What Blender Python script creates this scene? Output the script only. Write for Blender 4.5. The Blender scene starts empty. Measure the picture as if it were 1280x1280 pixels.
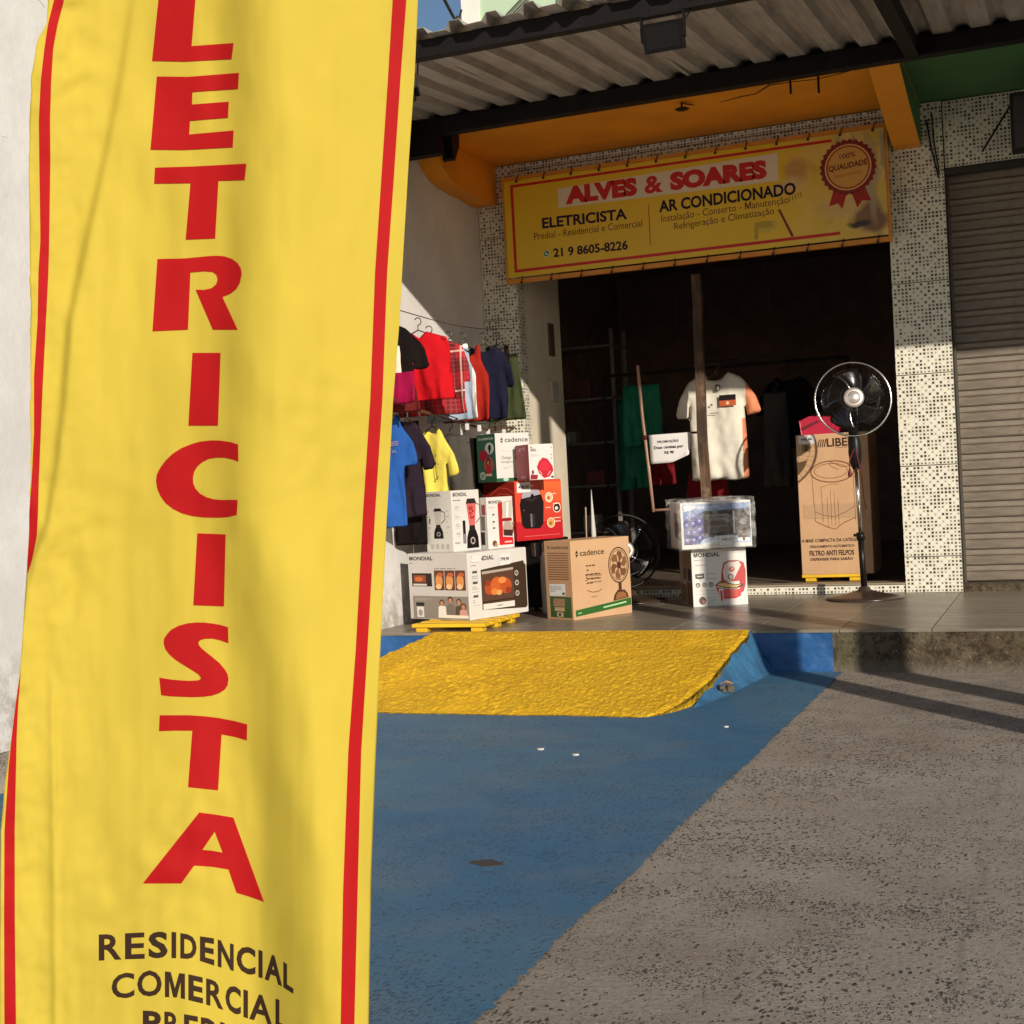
import bpy, bmesh, math, random
import numpy as np
from mathutils import Vector, Matrix, noise
from mathutils.geometry import tessellate_polygon
random.seed(7)
SC = bpy.context.scene
COL = SC.collection
# ------------------------------------------------------------------ camera
FPX = 1700.0                                  # focal length in pixels of a 1280 px wide frame
CAM = Vector((0.0, -8.8435, 0.8131))
AX_R = Vector((0.92331639, 0.38039491, -0.05278786))
AX_U = Vector((0.04102224, 0.03897733, 0.99839769))
AX_F = Vector((-0.38184293, 0.92400242, -0.02038376))
cd = bpy.data.cameras.new('camera'); cam = bpy.data.objects.new('camera', cd); COL.objects.link(cam)
cd.sensor_width = 36; cd.sensor_fit = 'HORIZONTAL'; cd.lens = FPX / 1280 * 36
cd.clip_start = 0.05; cd.clip_end = 800
m3 = Matrix((AX_R, AX_U, -AX_F)).transposed()
cam.matrix_world = Matrix.Translation(CAM) @ m3.to_4x4()
SC.camera = cam
# ------------------------------------------------------------------ light
SUN_AZ = math.radians(41.5)                   # light travels towards -X and +Y
SUN_EL = math.radians(18.5)
w = bpy.data.worlds.new('World'); SC.world = w; w.use_nodes = True
nt = w.node_tree
sky = nt.nodes.new('ShaderNodeTexSky'); sky.sky_type = 'NISHITA'; sky.sun_disc = False
sky.sun_elevation = SUN_EL; sky.sun_rotation = math.radians(180) - SUN_AZ
sky.air_density = 1.0; sky.dust_density = 0.3; sky.ozone_density = 2.2
bg = nt.nodes['Background']; bg.inputs['Strength'].default_value = 0.075
nt.links.new(sky.outputs['Color'], bg.inputs['Color'])
sl = bpy.data.lights.new('sun', 'SUN'); so = bpy.data.objects.new('sun', sl); COL.objects.link(so)
sl.energy = 4.8; sl.angle = math.radians(0.5); sl.color = (1.0, 0.90, 0.76)
sd = Vector((-math.sin(SUN_AZ) * math.cos(SUN_EL), math.cos(SUN_AZ) * math.cos(SUN_EL), -math.sin(SUN_EL)))
so.rotation_euler = sd.to_track_quat('-Z', 'Y').to_euler()
so.location = (8, -12, 8)
vs = SC.view_settings; vs.view_transform = 'Standard'; vs.look = 'None'; vs.gamma = 1; vs.use_curve_mapping = False
vs.exposure = 0.0

# ------------------------------------------------------------------ helpers
def ray(x, y): return (AX_R * (x - 640) - AX_U * (y - 640) + AX_F * FPX) / FPX
def atY(x, y, Y=0.0):
    d = ray(x, y); return CAM + d * ((Y - CAM.y) / d.y)
def atZ(x, y, Z=0.0):
    d = ray(x, y); return CAM + d * ((Z - CAM.z) / d.z)
def atX(x, y, X):
    d = ray(x, y); return CAM + d * (X / d.x)
def proj(P):
    v = Vector(P) - CAM; k = FPX / v.dot(AX_F); return 640 + k * v.dot(AX_R), 640 - k * v.dot(AX_U)

def lin(c):
    return tuple((v / 12.92 if v <= 0.04045 else ((v + 0.055) / 1.055) ** 2.4) for v in c)
def hexc(h):
    return lin(tuple(int(h[i:i + 2], 16) / 255 for i in (0, 2, 4)))
MATS = {}
def mat(name, rgb, rough=0.6, metal=0.0, bump=0.0, bscale=60.0, var=0.0, vscale=6.0, trans=0.0, coat=0.0, sheen=0.0, spec=None):
    if name in MATS: return MATS[name]
    m = bpy.data.materials.new(name); m.use_nodes = True; MATS[name] = m
    n = m.node_tree; b = n.nodes['Principled BSDF']
    b.inputs['Base Color'].default_value = (*rgb, 1); b.inputs['Roughness'].default_value = rough
    b.inputs['Metallic'].default_value = metal
    if coat: b.inputs['Coat Weight'].default_value = coat
    if spec is None: spec = .12 if name.startswith('fabric_') else (.22 if max(rgb) < .03 else .5)
    b.inputs['Specular IOR Level'].default_value = spec
    if sheen: b.inputs['Sheen Weight'].default_value = sheen
    tc = n.nodes.new('ShaderNodeTexCoord')
    if var:
        t = n.nodes.new('ShaderNodeTexNoise'); t.inputs['Scale'].default_value = vscale; t.inputs['Detail'].default_value = 6
        n.links.new(tc.outputs['Object'], t.inputs['Vector'])
        mr = n.nodes.new('ShaderNodeMapRange'); mr.inputs[1].default_value = 0.3; mr.inputs[2].default_value = 0.7
        mr.inputs[3].default_value = 1 - var; mr.inputs[4].default_value = 1 + var
        n.links.new(t.outputs['Fac'], mr.inputs[0])
        mx = n.nodes.new('ShaderNodeVectorMath'); mx.operation = 'SCALE'; mx.inputs[0].default_value = rgb
        n.links.new(mr.outputs[0], mx.inputs['Scale']); n.links.new(mx.outputs[0], b.inputs['Base Color'])
    if bump:
        t = n.nodes.new('ShaderNodeTexNoise'); t.inputs['Scale'].default_value = bscale; t.inputs['Detail'].default_value = 5
        n.links.new(tc.outputs['Object'], t.inputs['Vector'])
        bp = n.nodes.new('ShaderNodeBump'); bp.inputs['Strength'].default_value = bump; bp.inputs['Distance'].default_value = 0.01
        n.links.new(t.outputs['Fac'], bp.inputs['Height']); n.links.new(bp.outputs[0], b.inputs['Normal'])
    return m
def ink(h, rough=0.45):
    return mat('ink_' + h, hexc(h), rough)

class NT:
    """small helper to write node materials"""
    def __init__(s, name, rough=0.6):
        s.m = bpy.data.materials.new(name); s.m.use_nodes = True; MATS[name] = s.m
        s.n = s.m.node_tree; s.b = s.n.nodes['Principled BSDF']; s.b.inputs['Roughness'].default_value = rough
        s.tc = s.n.nodes.new('ShaderNodeTexCoord')
    def node(s, t, **kw):
        o = s.n.nodes.new(t)
        for k, v in kw.items():
            if k.startswith('i_'):
                key = k[2:].replace('_', ' '); key = int(key) if key.isdigit() else key
                o.inputs[key].default_value = v
            else: setattr(o, k, v)
        return o
    def link(s, a, b): s.n.links.new(a, b)
    def obj(s): return s.tc.outputs['Object']
    def noise(s, scale, detail=5, rough=0.55, vec=None):
        t = s.node('ShaderNodeTexNoise', i_Scale=scale, i_Detail=detail, i_Roughness=rough)
        s.link(vec or s.obj(), t.inputs['Vector']); return t.outputs['Fac']
    def vor(s, scale, vec=None, out='Distance', feature='F1'):
        t = s.node('ShaderNodeTexVoronoi', i_Scale=scale, feature=feature); s.link(vec or s.obj(), t.inputs['Vector'])
        return t.outputs[out]
    def rng(s, x, a, b, c=0.0, d=1.0):
        r = s.node('ShaderNodeMapRange'); s.link(x, r.inputs[0])
        for i, v in enumerate((a, b, c, d)): r.inputs[i + 1].default_value = v
        return r.outputs[0]
    def math(s, op, a, b=None, c=None):
        r = s.node('ShaderNodeMath', operation=op)
        for i, v in enumerate((a, b, c)):
            if v is None: continue
            if isinstance(v, (int, float)): r.inputs[i].default_value = v
            else: s.link(v, r.inputs[i])
        return r.outputs[0]
    def mix(s, f, a, b):
        r = s.node('ShaderNodeMix', data_type='RGBA')
        if isinstance(f, (int, float)): r.inputs[0].default_value = f
        else: s.link(f, r.inputs[0])
        for i, v in ((6, a), (7, b)):
            if isinstance(v, tuple): r.inputs[i].default_value = (*v, 1)
            else: s.link(v, r.inputs[i])
        return r.outputs[2]
    def xyz(s):
        r = s.node('ShaderNodeSeparateXYZ'); s.link(s.obj(), r.inputs[0]); return r.outputs
    def vec(s, x, y, z):
        r = s.node('ShaderNodeCombineXYZ')
        for i, v in enumerate((x, y, z)):
            if isinstance(v, (int, float)): r.inputs[i].default_value = v
            else: s.link(v, r.inputs[i])
        return r.outputs[0]
    def scale(s, v):
        r = s.node('ShaderNodeVectorMath', operation='MULTIPLY'); s.link(s.obj(), r.inputs[0]); r.inputs[1].default_value = v
        return r.outputs[0]
    def color(s, c): s.link(c, s.b.inputs['Base Color']); return s
    def bump(s, h, strength=0.5, dist=0.01):
        r = s.node('ShaderNodeBump', i_Strength=strength, i_Distance=dist); s.link(h, r.inputs['Height'])
        s.link(r.outputs[0], s.b.inputs['Normal']); return s

ROOTM = {}
def root(name, label, cat, loc=(0, 0, 0), rz=0.0, group=None, kind=None):
    o = bpy.data.objects.new(name, None); COL.objects.link(o); o.empty_display_size = 0.1
    o.location = loc; o.rotation_euler = (0, 0, rz)
    o['label'] = label; o['category'] = cat
    if group: o['group'] = group
    if kind: o['kind'] = kind
    ROOTM[o.name] = (Matrix.Translation(Vector(loc)) @ Matrix.Rotation(rz, 4, 'Z')).inverted()
    return o
def top_of(o):
    while o.parent: o = o.parent
    return o
def link_mesh(name, me, parent=None, smooth=False, label=None, kind=None):
    o = bpy.data.objects.new(name, me); COL.objects.link(o)
    if parent: o.parent = parent
    if smooth:
        for p in me.polygons: p.use_smooth = True
    if label: o['label'] = label
    if kind: o['kind'] = kind
    return o
def tag(o, label=None, cat=None, group=None, kind=None):
    for k, v in (('label', label), ('category', cat), ('group', group), ('kind', kind)):
        if v: o[k] = v
    return o

class MB:
    def __init__(s): s.v = []; s.f = []; s.mi = []
    def add(s, vs, fs, mi=0, M=None):
        k = len(s.v)
        for p in vs:
            p = Vector(p); s.v.append(M @ p if M else p)
        for f in fs: s.f.append([i + k for i in f]); s.mi.append(mi)
        return s
    def box(s, a, b, mi=0, M=None):
        (x0, y0, z0), (x1, y1, z1) = a, b
        vs = [(x0, y0, z0), (x1, y0, z0), (x1, y1, z0), (x0, y1, z0), (x0, y0, z1), (x1, y0, z1), (x1, y1, z1), (x0, y1, z1)]
        return s.add(vs, [(3, 2, 1, 0), (4, 5, 6, 7), (0, 1, 5, 4), (1, 2, 6, 5), (2, 3, 7, 6), (3, 0, 4, 7)], mi, M)
    def prism(s, poly, axis, a, b, mi=0, M=None):
        """poly: 2D outline, extruded along axis (0,1,2) from a to b"""
        n = len(poly); vs = []
        for t in (a, b):
            for p in poly:
                q = [0, 0, 0]; o = [i for i in range(3) if i != axis]
                q[axis] = t; q[o[0]] = p[0]; q[o[1]] = p[1]; vs.append(q)
        fs = [(i, (i + 1) % n, n + (i + 1) % n, n + i) for i in range(n)]
        tri = tessellate_polygon([[Vector((p[0], p[1], 0)) for p in poly]])
        for t in tri: fs.append(tuple(t)); fs.append(tuple(n + i for i in reversed(t)))
        return s.add(vs, fs, mi, M)
    def tube(s, pts, r, seg=8, mi=0, M=None, cap=True):
        pts = [Vector(p) for p in pts]; n = len(pts); vs = []; fs = []
        rr = r if isinstance(r, (list, tuple)) else [r] * n
        up = Vector((0, 0, 1)); prev = None
        for i, p in enumerate(pts):
            t = (pts[min(i + 1, n - 1)] - pts[max(i - 1, 0)]).normalized()
            if prev is None:
                a = t.cross(up)
                if a.length < 0.01: a = t.cross(Vector((1, 0, 0)))
            else: a = prev - t * prev.dot(t)
            a.normalize(); prev = a; b = t.cross(a)
            for k in range(seg):
                an = 2 * math.pi * k / seg; vs.append(p + (a * math.cos(an) + b * math.sin(an)) * rr[i])
        for i in range(n - 1):
            for k in range(seg):
                k2 = (k + 1) % seg; fs.append((i * seg + k, i * seg + k2, (i + 1) * seg + k2, (i + 1) * seg + k))
        if cap: fs.append(tuple(range(seg))[::-1]); fs.append(tuple((n - 1) * seg + k for k in range(seg)))
        return s.add(vs, fs, mi, M)
    def lathe(s, prof, seg=24, mi=0, M=None):
        vs = []; fs = []
        for r, z in prof:
            for k in range(seg):
                an = 2 * math.pi * k / seg; vs.append((r * math.cos(an), r * math.sin(an), z))
        for i in range(len(prof) - 1):
            for k in range(seg):
                k2 = (k + 1) % seg; fs.append((i * seg + k, i * seg + k2, (i + 1) * seg + k2, (i + 1) * seg + k))
        if prof[0][0] > 1e-4: fs.append(tuple(range(seg))[::-1])
        if prof[-1][0] > 1e-4: fs.append(tuple((len(prof) - 1) * seg + k for k in range(seg)))
        return s.add(vs, fs, mi, M)
    def build(s, name, mats, parent=None, smooth=False, local=False, bevel=0.0, label=None, kind=None):
        me = bpy.data.meshes.new(name)
        vs = s.v
        if parent is not None and not local:
            M = ROOTM[top_of(parent).name]; vs = [M @ p for p in vs]
        me.from_pydata([tuple(p) for p in vs], [], s.f)
        if not isinstance(mats, (list, tuple)): mats = [mats]
        for m in mats: me.materials.append(m)
        for p, i in zip(me.polygons, s.mi): p.material_index = i
        if bevel:
            bm = bmesh.new(); bm.from_mesh(me)
            bmesh.ops.bevel(bm, geom=list(bm.edges), offset=bevel, segments=2, profile=0.5, affect='EDGES', clamp_overlap=True)
            bm.to_mesh(me); bm.free()
        me.validate(); me.update()
        return link_mesh(name, me, parent, smooth, label, kind)

# ---- text as polygons, in a unit box
TXT = {}; CHR = {}
def raw_text(body, bold, shear):
    c = bpy.data.curves.new('t', 'FONT'); c.body = body; c.size = 1; c.offset = bold; c.shear = shear; c.resolution_u = 3
    o = bpy.data.objects.new('t', c); COL.objects.link(o)
    dg = bpy.context.evaluated_depsgraph_get()
    me = bpy.data.meshes.new_from_object(o.evaluated_get(dg))
    v = [(p.co.x, p.co.y) for p in me.vertices]; f = [tuple(p.vertices) for p in me.polygons]
    bpy.data.objects.remove(o); bpy.data.curves.remove(c); bpy.data.meshes.remove(me)
    return v, f
def char_geom(ch, bold):
    """outline of one character and its advance; the capital M is drawn by hand"""
    key = (ch, bold)
    if key in CHR: return CHR[key]
    if ch == ' ': CHR[key] = ([], [], .30); return CHR[key]
    I0 = min(p[0] for p in raw_text('I', 0, 0)[0])
    adv = max(p[0] for p in raw_text(ch + 'I', 0, 0)[0]) - max(p[0] for p in raw_text('I', 0, 0)[0])
    if ch == 'M':
        H = max(p[1] for p in raw_text('I', 0, 0)[0]); s_ = .105 + bold * 1.9; W = .70; x0 = .06; b_ = bold
        pl = [(0, 0), (0, H), (s_ * 1.35, H), (W / 2, .36 * H), (W - s_ * 1.35, H), (W, H), (W, 0), (W - s_, 0), (W - s_, .66 * H), (W / 2 + .42 * s_, 0), (W / 2 - .42 * s_, 0), (s_, .66 * H), (s_, 0)]
        v = [(x + x0 - b_ * .5, y + (b_ if y > .5 * H else -b_) * (y in (0, H))) for x, y in pl]
        f = [tuple(t) for t in tessellate_polygon([[Vector((a, b2, 0)) for a, b2 in v]])]; adv = W + .12
    else: v, f = raw_text(ch, bold, 0)
    CHR[key] = (v, f, adv); return CHR[key]
def text_shape(s, bold=0.0, shear=0.0):
    key = (s, bold, shear)
    if key in TXT: return TXT[key]
    if 'M' in s:
        v = []; f = []; x = 0
        for ch in s:
            cv, cf, adv = char_geom(ch, bold); k = len(v)
            v += [(a + x + shear * b, b) for a, b in cv]; f += [tuple(i + k for i in t) for t in cf]; x += adv + bold
    else: v, f = raw_text(s, bold, shear)
    x0 = min(p[0] for p in v); x1 = max(p[0] for p in v); y0 = min(p[1] for p in v); y1 = max(p[1] for p in v)
    v = [((a - x0) / (x1 - x0 or 1), (b - y0) / (y1 - y0 or 1)) for a, b in v]
    TXT[key] = (v, f); return TXT[key]

class Panel:
    """flat print on a plane: origin (lower left), U and V span the face, shapes given in 0..1"""
    STEP = 0.0004
    def __init__(s, O, U, V, start=1):
        s.O = Vector(O); s.U = Vector(U); s.V = Vector(V); s.N = s.U.cross(s.V).normalized()
        s.mb = MB(); s.mats = []; s.boxes = []; s.start = start
    def _mi(s, c):
        m = c if not isinstance(c, str) else ink(c)
        if m not in s.mats: s.mats.append(m)
        return s.mats.index(m)
    def _layer(s, pts):
        x0 = min(p[0] for p in pts); x1 = max(p[0] for p in pts); y0 = min(p[1] for p in pts); y1 = max(p[1] for p in pts)
        l = s.start
        for (a0, a1, b0, b1, k) in s.boxes:
            if a0 < x1 and a1 > x0 and b0 < y1 and b1 > y0: l = max(l, k + 1)
        s.boxes.append((x0, x1, y0, y1, l)); return l
    def raw(s, pts, faces, c):
        l = s._layer(pts)
        s.mb.add([s.O + s.U * a + s.V * b + s.N * (l * s.STEP) for a, b in pts], faces, s._mi(c))
    def P(s, pts, c):
        tri = tessellate_polygon([[Vector((a, b, 0)) for a, b in pts]]); s.raw(pts, [tuple(t) for t in tri], c)
    def R(s, x0, y0, x1, y1, c): s.raw([(x0, y0), (x1, y0), (x1, y1), (x0, y1)], [(0, 1, 2, 3)], c)
    def E(s, cx, cy, rx, ry, c, n=20, a0=0, a1=360):
        pts = [(cx + rx * math.cos(math.radians(a0 + (a1 - a0) * k / n)), cy + ry * math.sin(math.radians(a0 + (a1 - a0) * k / n))) for k in range(n + (a1 - a0 < 360))]
        s.P(pts, c)
    def L(s, pts, wd, c, closed=False):
        """poly line of width wd (in metres)"""
        ul, vl = s.U.length, s.V.length; q = [Vector((a * ul, b * vl)) for a, b in pts]
        if closed: q.append(q[0])
        vs = []; n = len(q)
        for i, p in enumerate(q):
            t = (q[min(i + 1, n - 1)] - q[max(i - 1, 0)])
            if closed and i in (0, n - 1): t = q[1] - q[n - 2]
            t.normalize(); nn = Vector((-t.y, t.x)) * wd / 2
            for r in (p + nn, p - nn): vs.append((r.x / ul, r.y / vl))
        s.raw(vs, [(2 * i, 2 * i + 1, 2 * i + 3, 2 * i + 2) for i in range(n - 1)], c)
    def ring(s, cx, cy, rx, ry, wd, c, n=28):
        s.L([(cx + rx * math.cos(2 * math.pi * k / n), cy + ry * math.sin(2 * math.pi * k / n)) for k in range(n)], wd, c, True)
    def T(s, t, x0, y0, x1, y1, c, bold=0.0, shear=0.0):
        v, f = text_shape(t, bold, shear)
        s.raw([(x0 + a * (x1 - x0), y0 + b * (y1 - y0)) for a, b in v], f, c)
    def lines(s, x0, y0, x1, y1, n, c, h=0.35, seed=1):
        """n rows of broken tiny print"""
        rnd = random.Random(seed); hh = (y1 - y0) / n
        for i in range(n):
            x = x0; yb = y0 + i * hh
            while x < x1:
                wl = rnd.uniform(.12, .3) * (x1 - x0); s.R(x, yb, min(x + wl, x1), yb + hh * h, c); x += wl + 0.05 * (x1 - x0)
                if rnd.random() < .15: break
    def build(s, parent, name='printed_artwork'):
        return s.mb.build(name, s.mats, parent, local=(name == 'printed_emblem'))

# ------------------------------------------------------------------ procedural materials of the setting
def mosaic_mat():
    k = NT('mosaic_tile', 0.35); x = k.xyz(); P = 0.0226
    u = k.math('DIVIDE', k.math('ADD', x[0], x[1]), P); v = k.math('DIVIDE', x[2], P)
    fu = k.math('FLOOR', u); fv = k.math('FLOOR', v)
    wn = k.node('ShaderNodeTexWhiteNoise'); k.link(k.vec(fu, fv, 0.0), wn.inputs['Vector'])
    oi = k.node('ShaderNodeObjectInfo')
    du = k.math('ABSOLUTE', k.math('SUBTRACT', k.math('SUBTRACT', u, fu), 0.5))
    dv = k.math('ABSOLUTE', k.math('SUBTRACT', k.math('SUBTRACT', v, fv), 0.5))
    mx = k.math('MAXIMUM', du, dv)
    ins = k.math('LESS_THAN', mx, k.rng(wn.outputs['Value'], 0, .7, .33, .24))
    chk = k.math('MODULO', k.math('ABSOLUTE', k.math('ADD', fu, fv)), 2.0)
    on = k.math('LESS_THAN', wn.outputs['Value'], k.rng(chk, 0, 1, 0.52, 0.97))
    on = k.math('MAXIMUM', on, k.math('LESS_THAN', x[2], P * .8))
    # every second row and column of small squares is kept empty in places, as printed mosaic does
    m = k.math('MULTIPLY', ins, on)
    tone = k.rng(wn.outputs['Value'], 0.25, 0.9, 0, 1)
    dark = k.mix(tone, (0.050, 0.040, 0.028), (0.36, 0.32, 0.24))
    cream = k.mix(k.noise(9, 3), (0.66, 0.63, 0.52), (0.78, 0.75, 0.64))
    c = k.mix(m, cream, dark)
    gr = k.math('GREATER_THAN', mx, 0.455)
    c = k.mix(k.math('MULTIPLY', gr, 0.35), c, (0.40, 0.37, 0.29))
    k.color(c)
    k.bump(k.math('SUBTRACT', 1.0, gr), 0.25, 0.002); return k.m
M_MOSAIC = mosaic_mat()
M_GROUT = mat('grout', (0.03, 0.025, 0.018), 0.9, bump=0.4)

def ground_nodes(name, paint=None):
    k = NT(name, 0.88)
    big = k.noise(0.8, 6); mid = k.noise(6, 7, 0.62); fine = k.noise(70, 6, 0.75)
    base = k.mix(k.rng(big, 0.35, 0.65), (0.265, 0.22, 0.178), (0.37, 0.318, 0.262))
    base = k.mix(k.math('MULTIPLY', k.rng(mid, 0.40, 0.62), 0.55), base, (0.40, 0.345, 0.285))
    base = k.mix(k.math('MULTIPLY', k.rng(k.noise(2.3, 6), 0.55, 0.70), 0.4), base, (0.31, 0.23, 0.17))
    base = k.mix(k.math('MULTIPLY', k.rng(fine, 0.50, 0.66), 0.65), base, (0.13, 0.112, 0.09))
    wob = k.node('ShaderNodeVectorMath', operation='ADD')
    nz = k.node('ShaderNodeTexNoise', i_Scale=40.0, i_Detail=3.0); k.link(k.obj(), nz.inputs['Vector'])
    sc = k.node('ShaderNodeVectorMath', operation='SCALE'); sc.inputs['Scale'].default_value = 0.016; k.link(nz.outputs['Color'], sc.inputs[0])
    k.link(k.scale((1, .62, 1)), wob.inputs[0]); k.link(sc.outputs[0], wob.inputs[1]); V = wob.outputs[0]
    masks = []
    for scl, lo, hi, r_ in ((92, 0.0, 0.50, 0.46), (170, 0.03, 0.75, 0.44)):
        peb = k.vor(scl, V); sx = k.node('ShaderNodeSeparateColor'); k.link(k.vor(scl, V, 'Color'), sx.inputs[0])
        clump = k.rng(k.noise(2.1 if scl < 120 else 4.5, 6, 0.65), 0.45, 0.62, lo, hi)
        masks.append((k.math('MULTIPLY', k.math('LESS_THAN', sx.outputs[0], clump), k.rng(peb, r_ - .12, r_, 1, 0)), sx))
    isdark = k.math('MAXIMUM', masks[0][0], masks[1][0])
    dcol = k.mix(masks[1][1].outputs[1], (0.03, 0.025, 0.02), (0.12, 0.10, 0.075))
    rough = k.mix(isdark, base, dcol)
    sx = masks[1][1]
    islight = k.math('MULTIPLY', k.math('GREATER_THAN', sx.outputs[2], 0.95), k.math('LESS_THAN', k.vor(185, V), 0.33))
    rough = k.mix(k.math('MULTIPLY', islight, .8), rough, (0.55, 0.50, 0.42))
    h = k.math('ADD', k.math('MULTIPLY', fine, 0.6), k.math('MULTIPLY', isdark, -0.7))
    h = k.math('ADD', h, k.math('MULTIPLY', mid, 0.5))
    if paint:
        worn = k.rng(k.noise(30, 7, 0.78), 0.735, 0.75)
        tonec = k.mix(k.rng(k.noise(1.1, 5), 0.35, 0.68), (0.020, 0.128, 0.265), (0.060, 0.170, 0.27))
        dust = k.mix(k.math('MULTIPLY', k.rng(k.noise(3.0, 7, .65), 0.45, 0.75), 0.5), tonec, (0.15, 0.19, 0.215))
        c = k.mix(k.math('MULTIPLY', isdark, 0.55), dust, (0.012, 0.035, 0.085))
        c = k.mix(k.math('MULTIPLY', islight, .25), c, (.3, .36, .42))
        c = k.mix(worn, c, (0.60, 0.58, 0.53))
        k.color(c); k.b.inputs['Roughness'].default_value = 0.6
        k.bump(h, 0.8, 0.009)
    else:
        X_ = k.math('ADD', k.xyz()[0], k.math('MULTIPLY', k.noise(5, 7, .7), .11))
        st = k.math('MULTIPLY', k.rng(X_, -.22, -.14), k.rng(k.xyz()[1], -3.6, -3.9))
        rough = k.mix(k.math('MULTIPLY', st, .38), rough, (.36, .31, .255))
        seam = k.math('MULTIPLY', k.math('MULTIPLY', k.rng(k.math('ABSOLUTE', k.math('ADD', X_, .2)), .0, .014, .42, 0), k.rng(k.noise(2.8, 5), .4, .62)), k.rng(k.xyz()[1], -3.6, -3.9))
        rough = k.mix(seam, rough, (.10, .085, .065))
        drt = k.math('MULTIPLY', k.rng(k.xyz()[1], -2.9, -2.0, 0, 1), k.rng(k.noise(3.2, 6, .65), .45, .6)); rough = k.mix(k.math('MULTIPLY', drt, .45), rough, (.30, .23, .165))
        k.color(rough); k.bump(h, 0.9, 0.012)
    return k.m
M_GROUND = ground_nodes('rough_concrete')
M_BLUE = ground_nodes('blue_floor_paint', True)

def stucco_wall():
    k = NT('white_plaster', 0.85)
    s = k.noise(3.2, 7, 0.65); f = k.noise(26, 5)
    c = k.mix(k.rng(s, 0.42, 0.62), (0.65, 0.63, 0.61), (0.73, 0.715, 0.70))
    st = k.math('MULTIPLY', k.rng(k.noise(1.7, 8, 0.7, k.scale((1, 1, 0.45))), 0.56, 0.70), 0.40)
    c = k.mix(st, c, (0.50, 0.47, 0.43))
    cr = k.rng(k.vor(1.1, k.scale((1, 1, 1.9)), 'Distance', 'DISTANCE_TO_EDGE'), 0.0, 0.006, 1, 0)
    cr = k.math('MULTIPLY', cr, k.rng(k.noise(4, 4), 0.60, 0.66))
    c = k.mix(k.math('MULTIPLY', cr, 0.6), c, (0.18, 0.16, 0.13))
    z = k.xyz()[2]
    low = k.math('MULTIPLY', k.rng(z, 0.05, 0.38, 1, 0), k.rng(k.noise(9, 6, 0.7), 0.42, 0.58))
    c = k.mix(k.math('MULTIPLY', low, 0.8), c, (0.33, 0.29, 0.24))
    k.color(c); k.bump(k.math('ADD', f, k.math('MULTIPLY', cr, -1.5)), 0.35, 0.006); return k.m
M_WALL = stucco_wall()
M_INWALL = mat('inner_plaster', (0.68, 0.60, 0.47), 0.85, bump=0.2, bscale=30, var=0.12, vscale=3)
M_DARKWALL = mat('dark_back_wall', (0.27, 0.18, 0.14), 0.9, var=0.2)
M_ORANGE = mat('orange_paint', (0.84, 0.31, 0.006), 0.55, bump=0.3, bscale=14, var=0.14, vscale=2.2)
M_GREEN = mat('green_paint', (0.045, 0.16, 0.045), 0.6, bump=0.3, bscale=14, var=0.2, vscale=3)
M_PALEGREEN = mat('pale_green_plaster', (0.44, 0.58, 0.42), 0.85, bump=0.2, var=0.06, vscale=1.5)
M_TRIM = mat('white_trim', (0.78, 0.74, 0.68), 0.8, bump=0.2, var=0.05)
M_STEEL = mat('black_steel', (0.007, 0.005, 0.005), 0.6, metal=0.0, bump=0.2, bscale=90, var=0.3)

def roof_mat():
    k = NT('corrugated_sheet', 0.55)
    st = k.noise(5, 6, 0.6, k.scale((8, 0.8, 1)))
    c = k.mix(k.rng(st, 0.35, 0.7), (0.32, 0.29, 0.255), (0.49, 0.455, 0.41))
    c = k.mix(k.math('MULTIPLY', k.rng(k.noise(2, 5), 0.55, 0.75), 0.5), c, (0.17, 0.125, 0.085))
    k.color(c); k.bump(k.noise(40), 0.15, 0.004); return k.m
M_ROOF = roof_mat()

def kerb_mat():
    k = NT('dirty_concrete', 0.95)
    a = k.noise(7, 8, 0.7); b = k.noise(28, 7, 0.75); g = k.noise(3, 5)
    c = k.mix(k.rng(a, 0.4, 0.62), (0.15, 0.12, 0.075), (0.07, 0.044, 0.022))
    c = k.mix(k.math('MULTIPLY', k.rng(b, 0.5, 0.6), 0.75), c, (0.03, 0.02, 0.011))
    c = k.mix(k.math('MULTIPLY', k.rng(k.noise(50, 5, 0.8), 0.60, 0.66), 0.75), c, (0.36, 0.31, 0.22))
    c = k.mix(k.math('MULTIPLY', k.rng(g, 0.54, 0.66), 0.5), c, (0.10, 0.105, 0.045))
    z = k.xyz()[2]
    c = k.mix(k.math('MULTIPLY', k.rng(z, -0.21, -0.15, 1, 0), 0.6), c, (0.22, 0.19, 0.15))
    k.color(c); k.bump(k.math('ADD', a, b), 1.0, 0.02); return k.m
M_KERB = kerb_mat()
M_KERBBLUE = mat('blue_kerb_paint', (0.016, 0.088, 0.25), 0.5, bump=0.9, bscale=16, var=0.22, vscale=5)

def floor_mat():
    k = NT('stone_floor_tile', 0.32)
    s = k.noise(4, 7, 0.62, k.scale((0.7, 5, 1))); f = k.noise(30, 5)
    oi = k.node('ShaderNodeObjectInfo')
    c = k.mix(k.rng(s, 0.35, 0.68), (0.15, 0.122, 0.09), (0.27, 0.235, 0.185))
    sc = k.node('ShaderNodeVectorMath', operation='SCALE'); k.link(c, sc.inputs[0])
    k.link(k.rng(oi.outputs['Random'], 0, 1, 0.88, 1.08), sc.inputs['Scale'])
    c = k.mix(k.math('MULTIPLY', k.rng(k.noise(2.2, 6), 0.5, 0.75), 0.4), sc.outputs[0], (0.32, 0.28, 0.23))
    k.color(c)
    r = k.rng(k.noise(3, 5, 0.6, k.scale((0.6, 4, 1))), 0.3, 0.7, 0.22, 0.5); k.link(r, k.b.inputs['Roughness'])
    k.bump(k.math('ADD', f, s), 0.12, 0.004); return k.m
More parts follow.
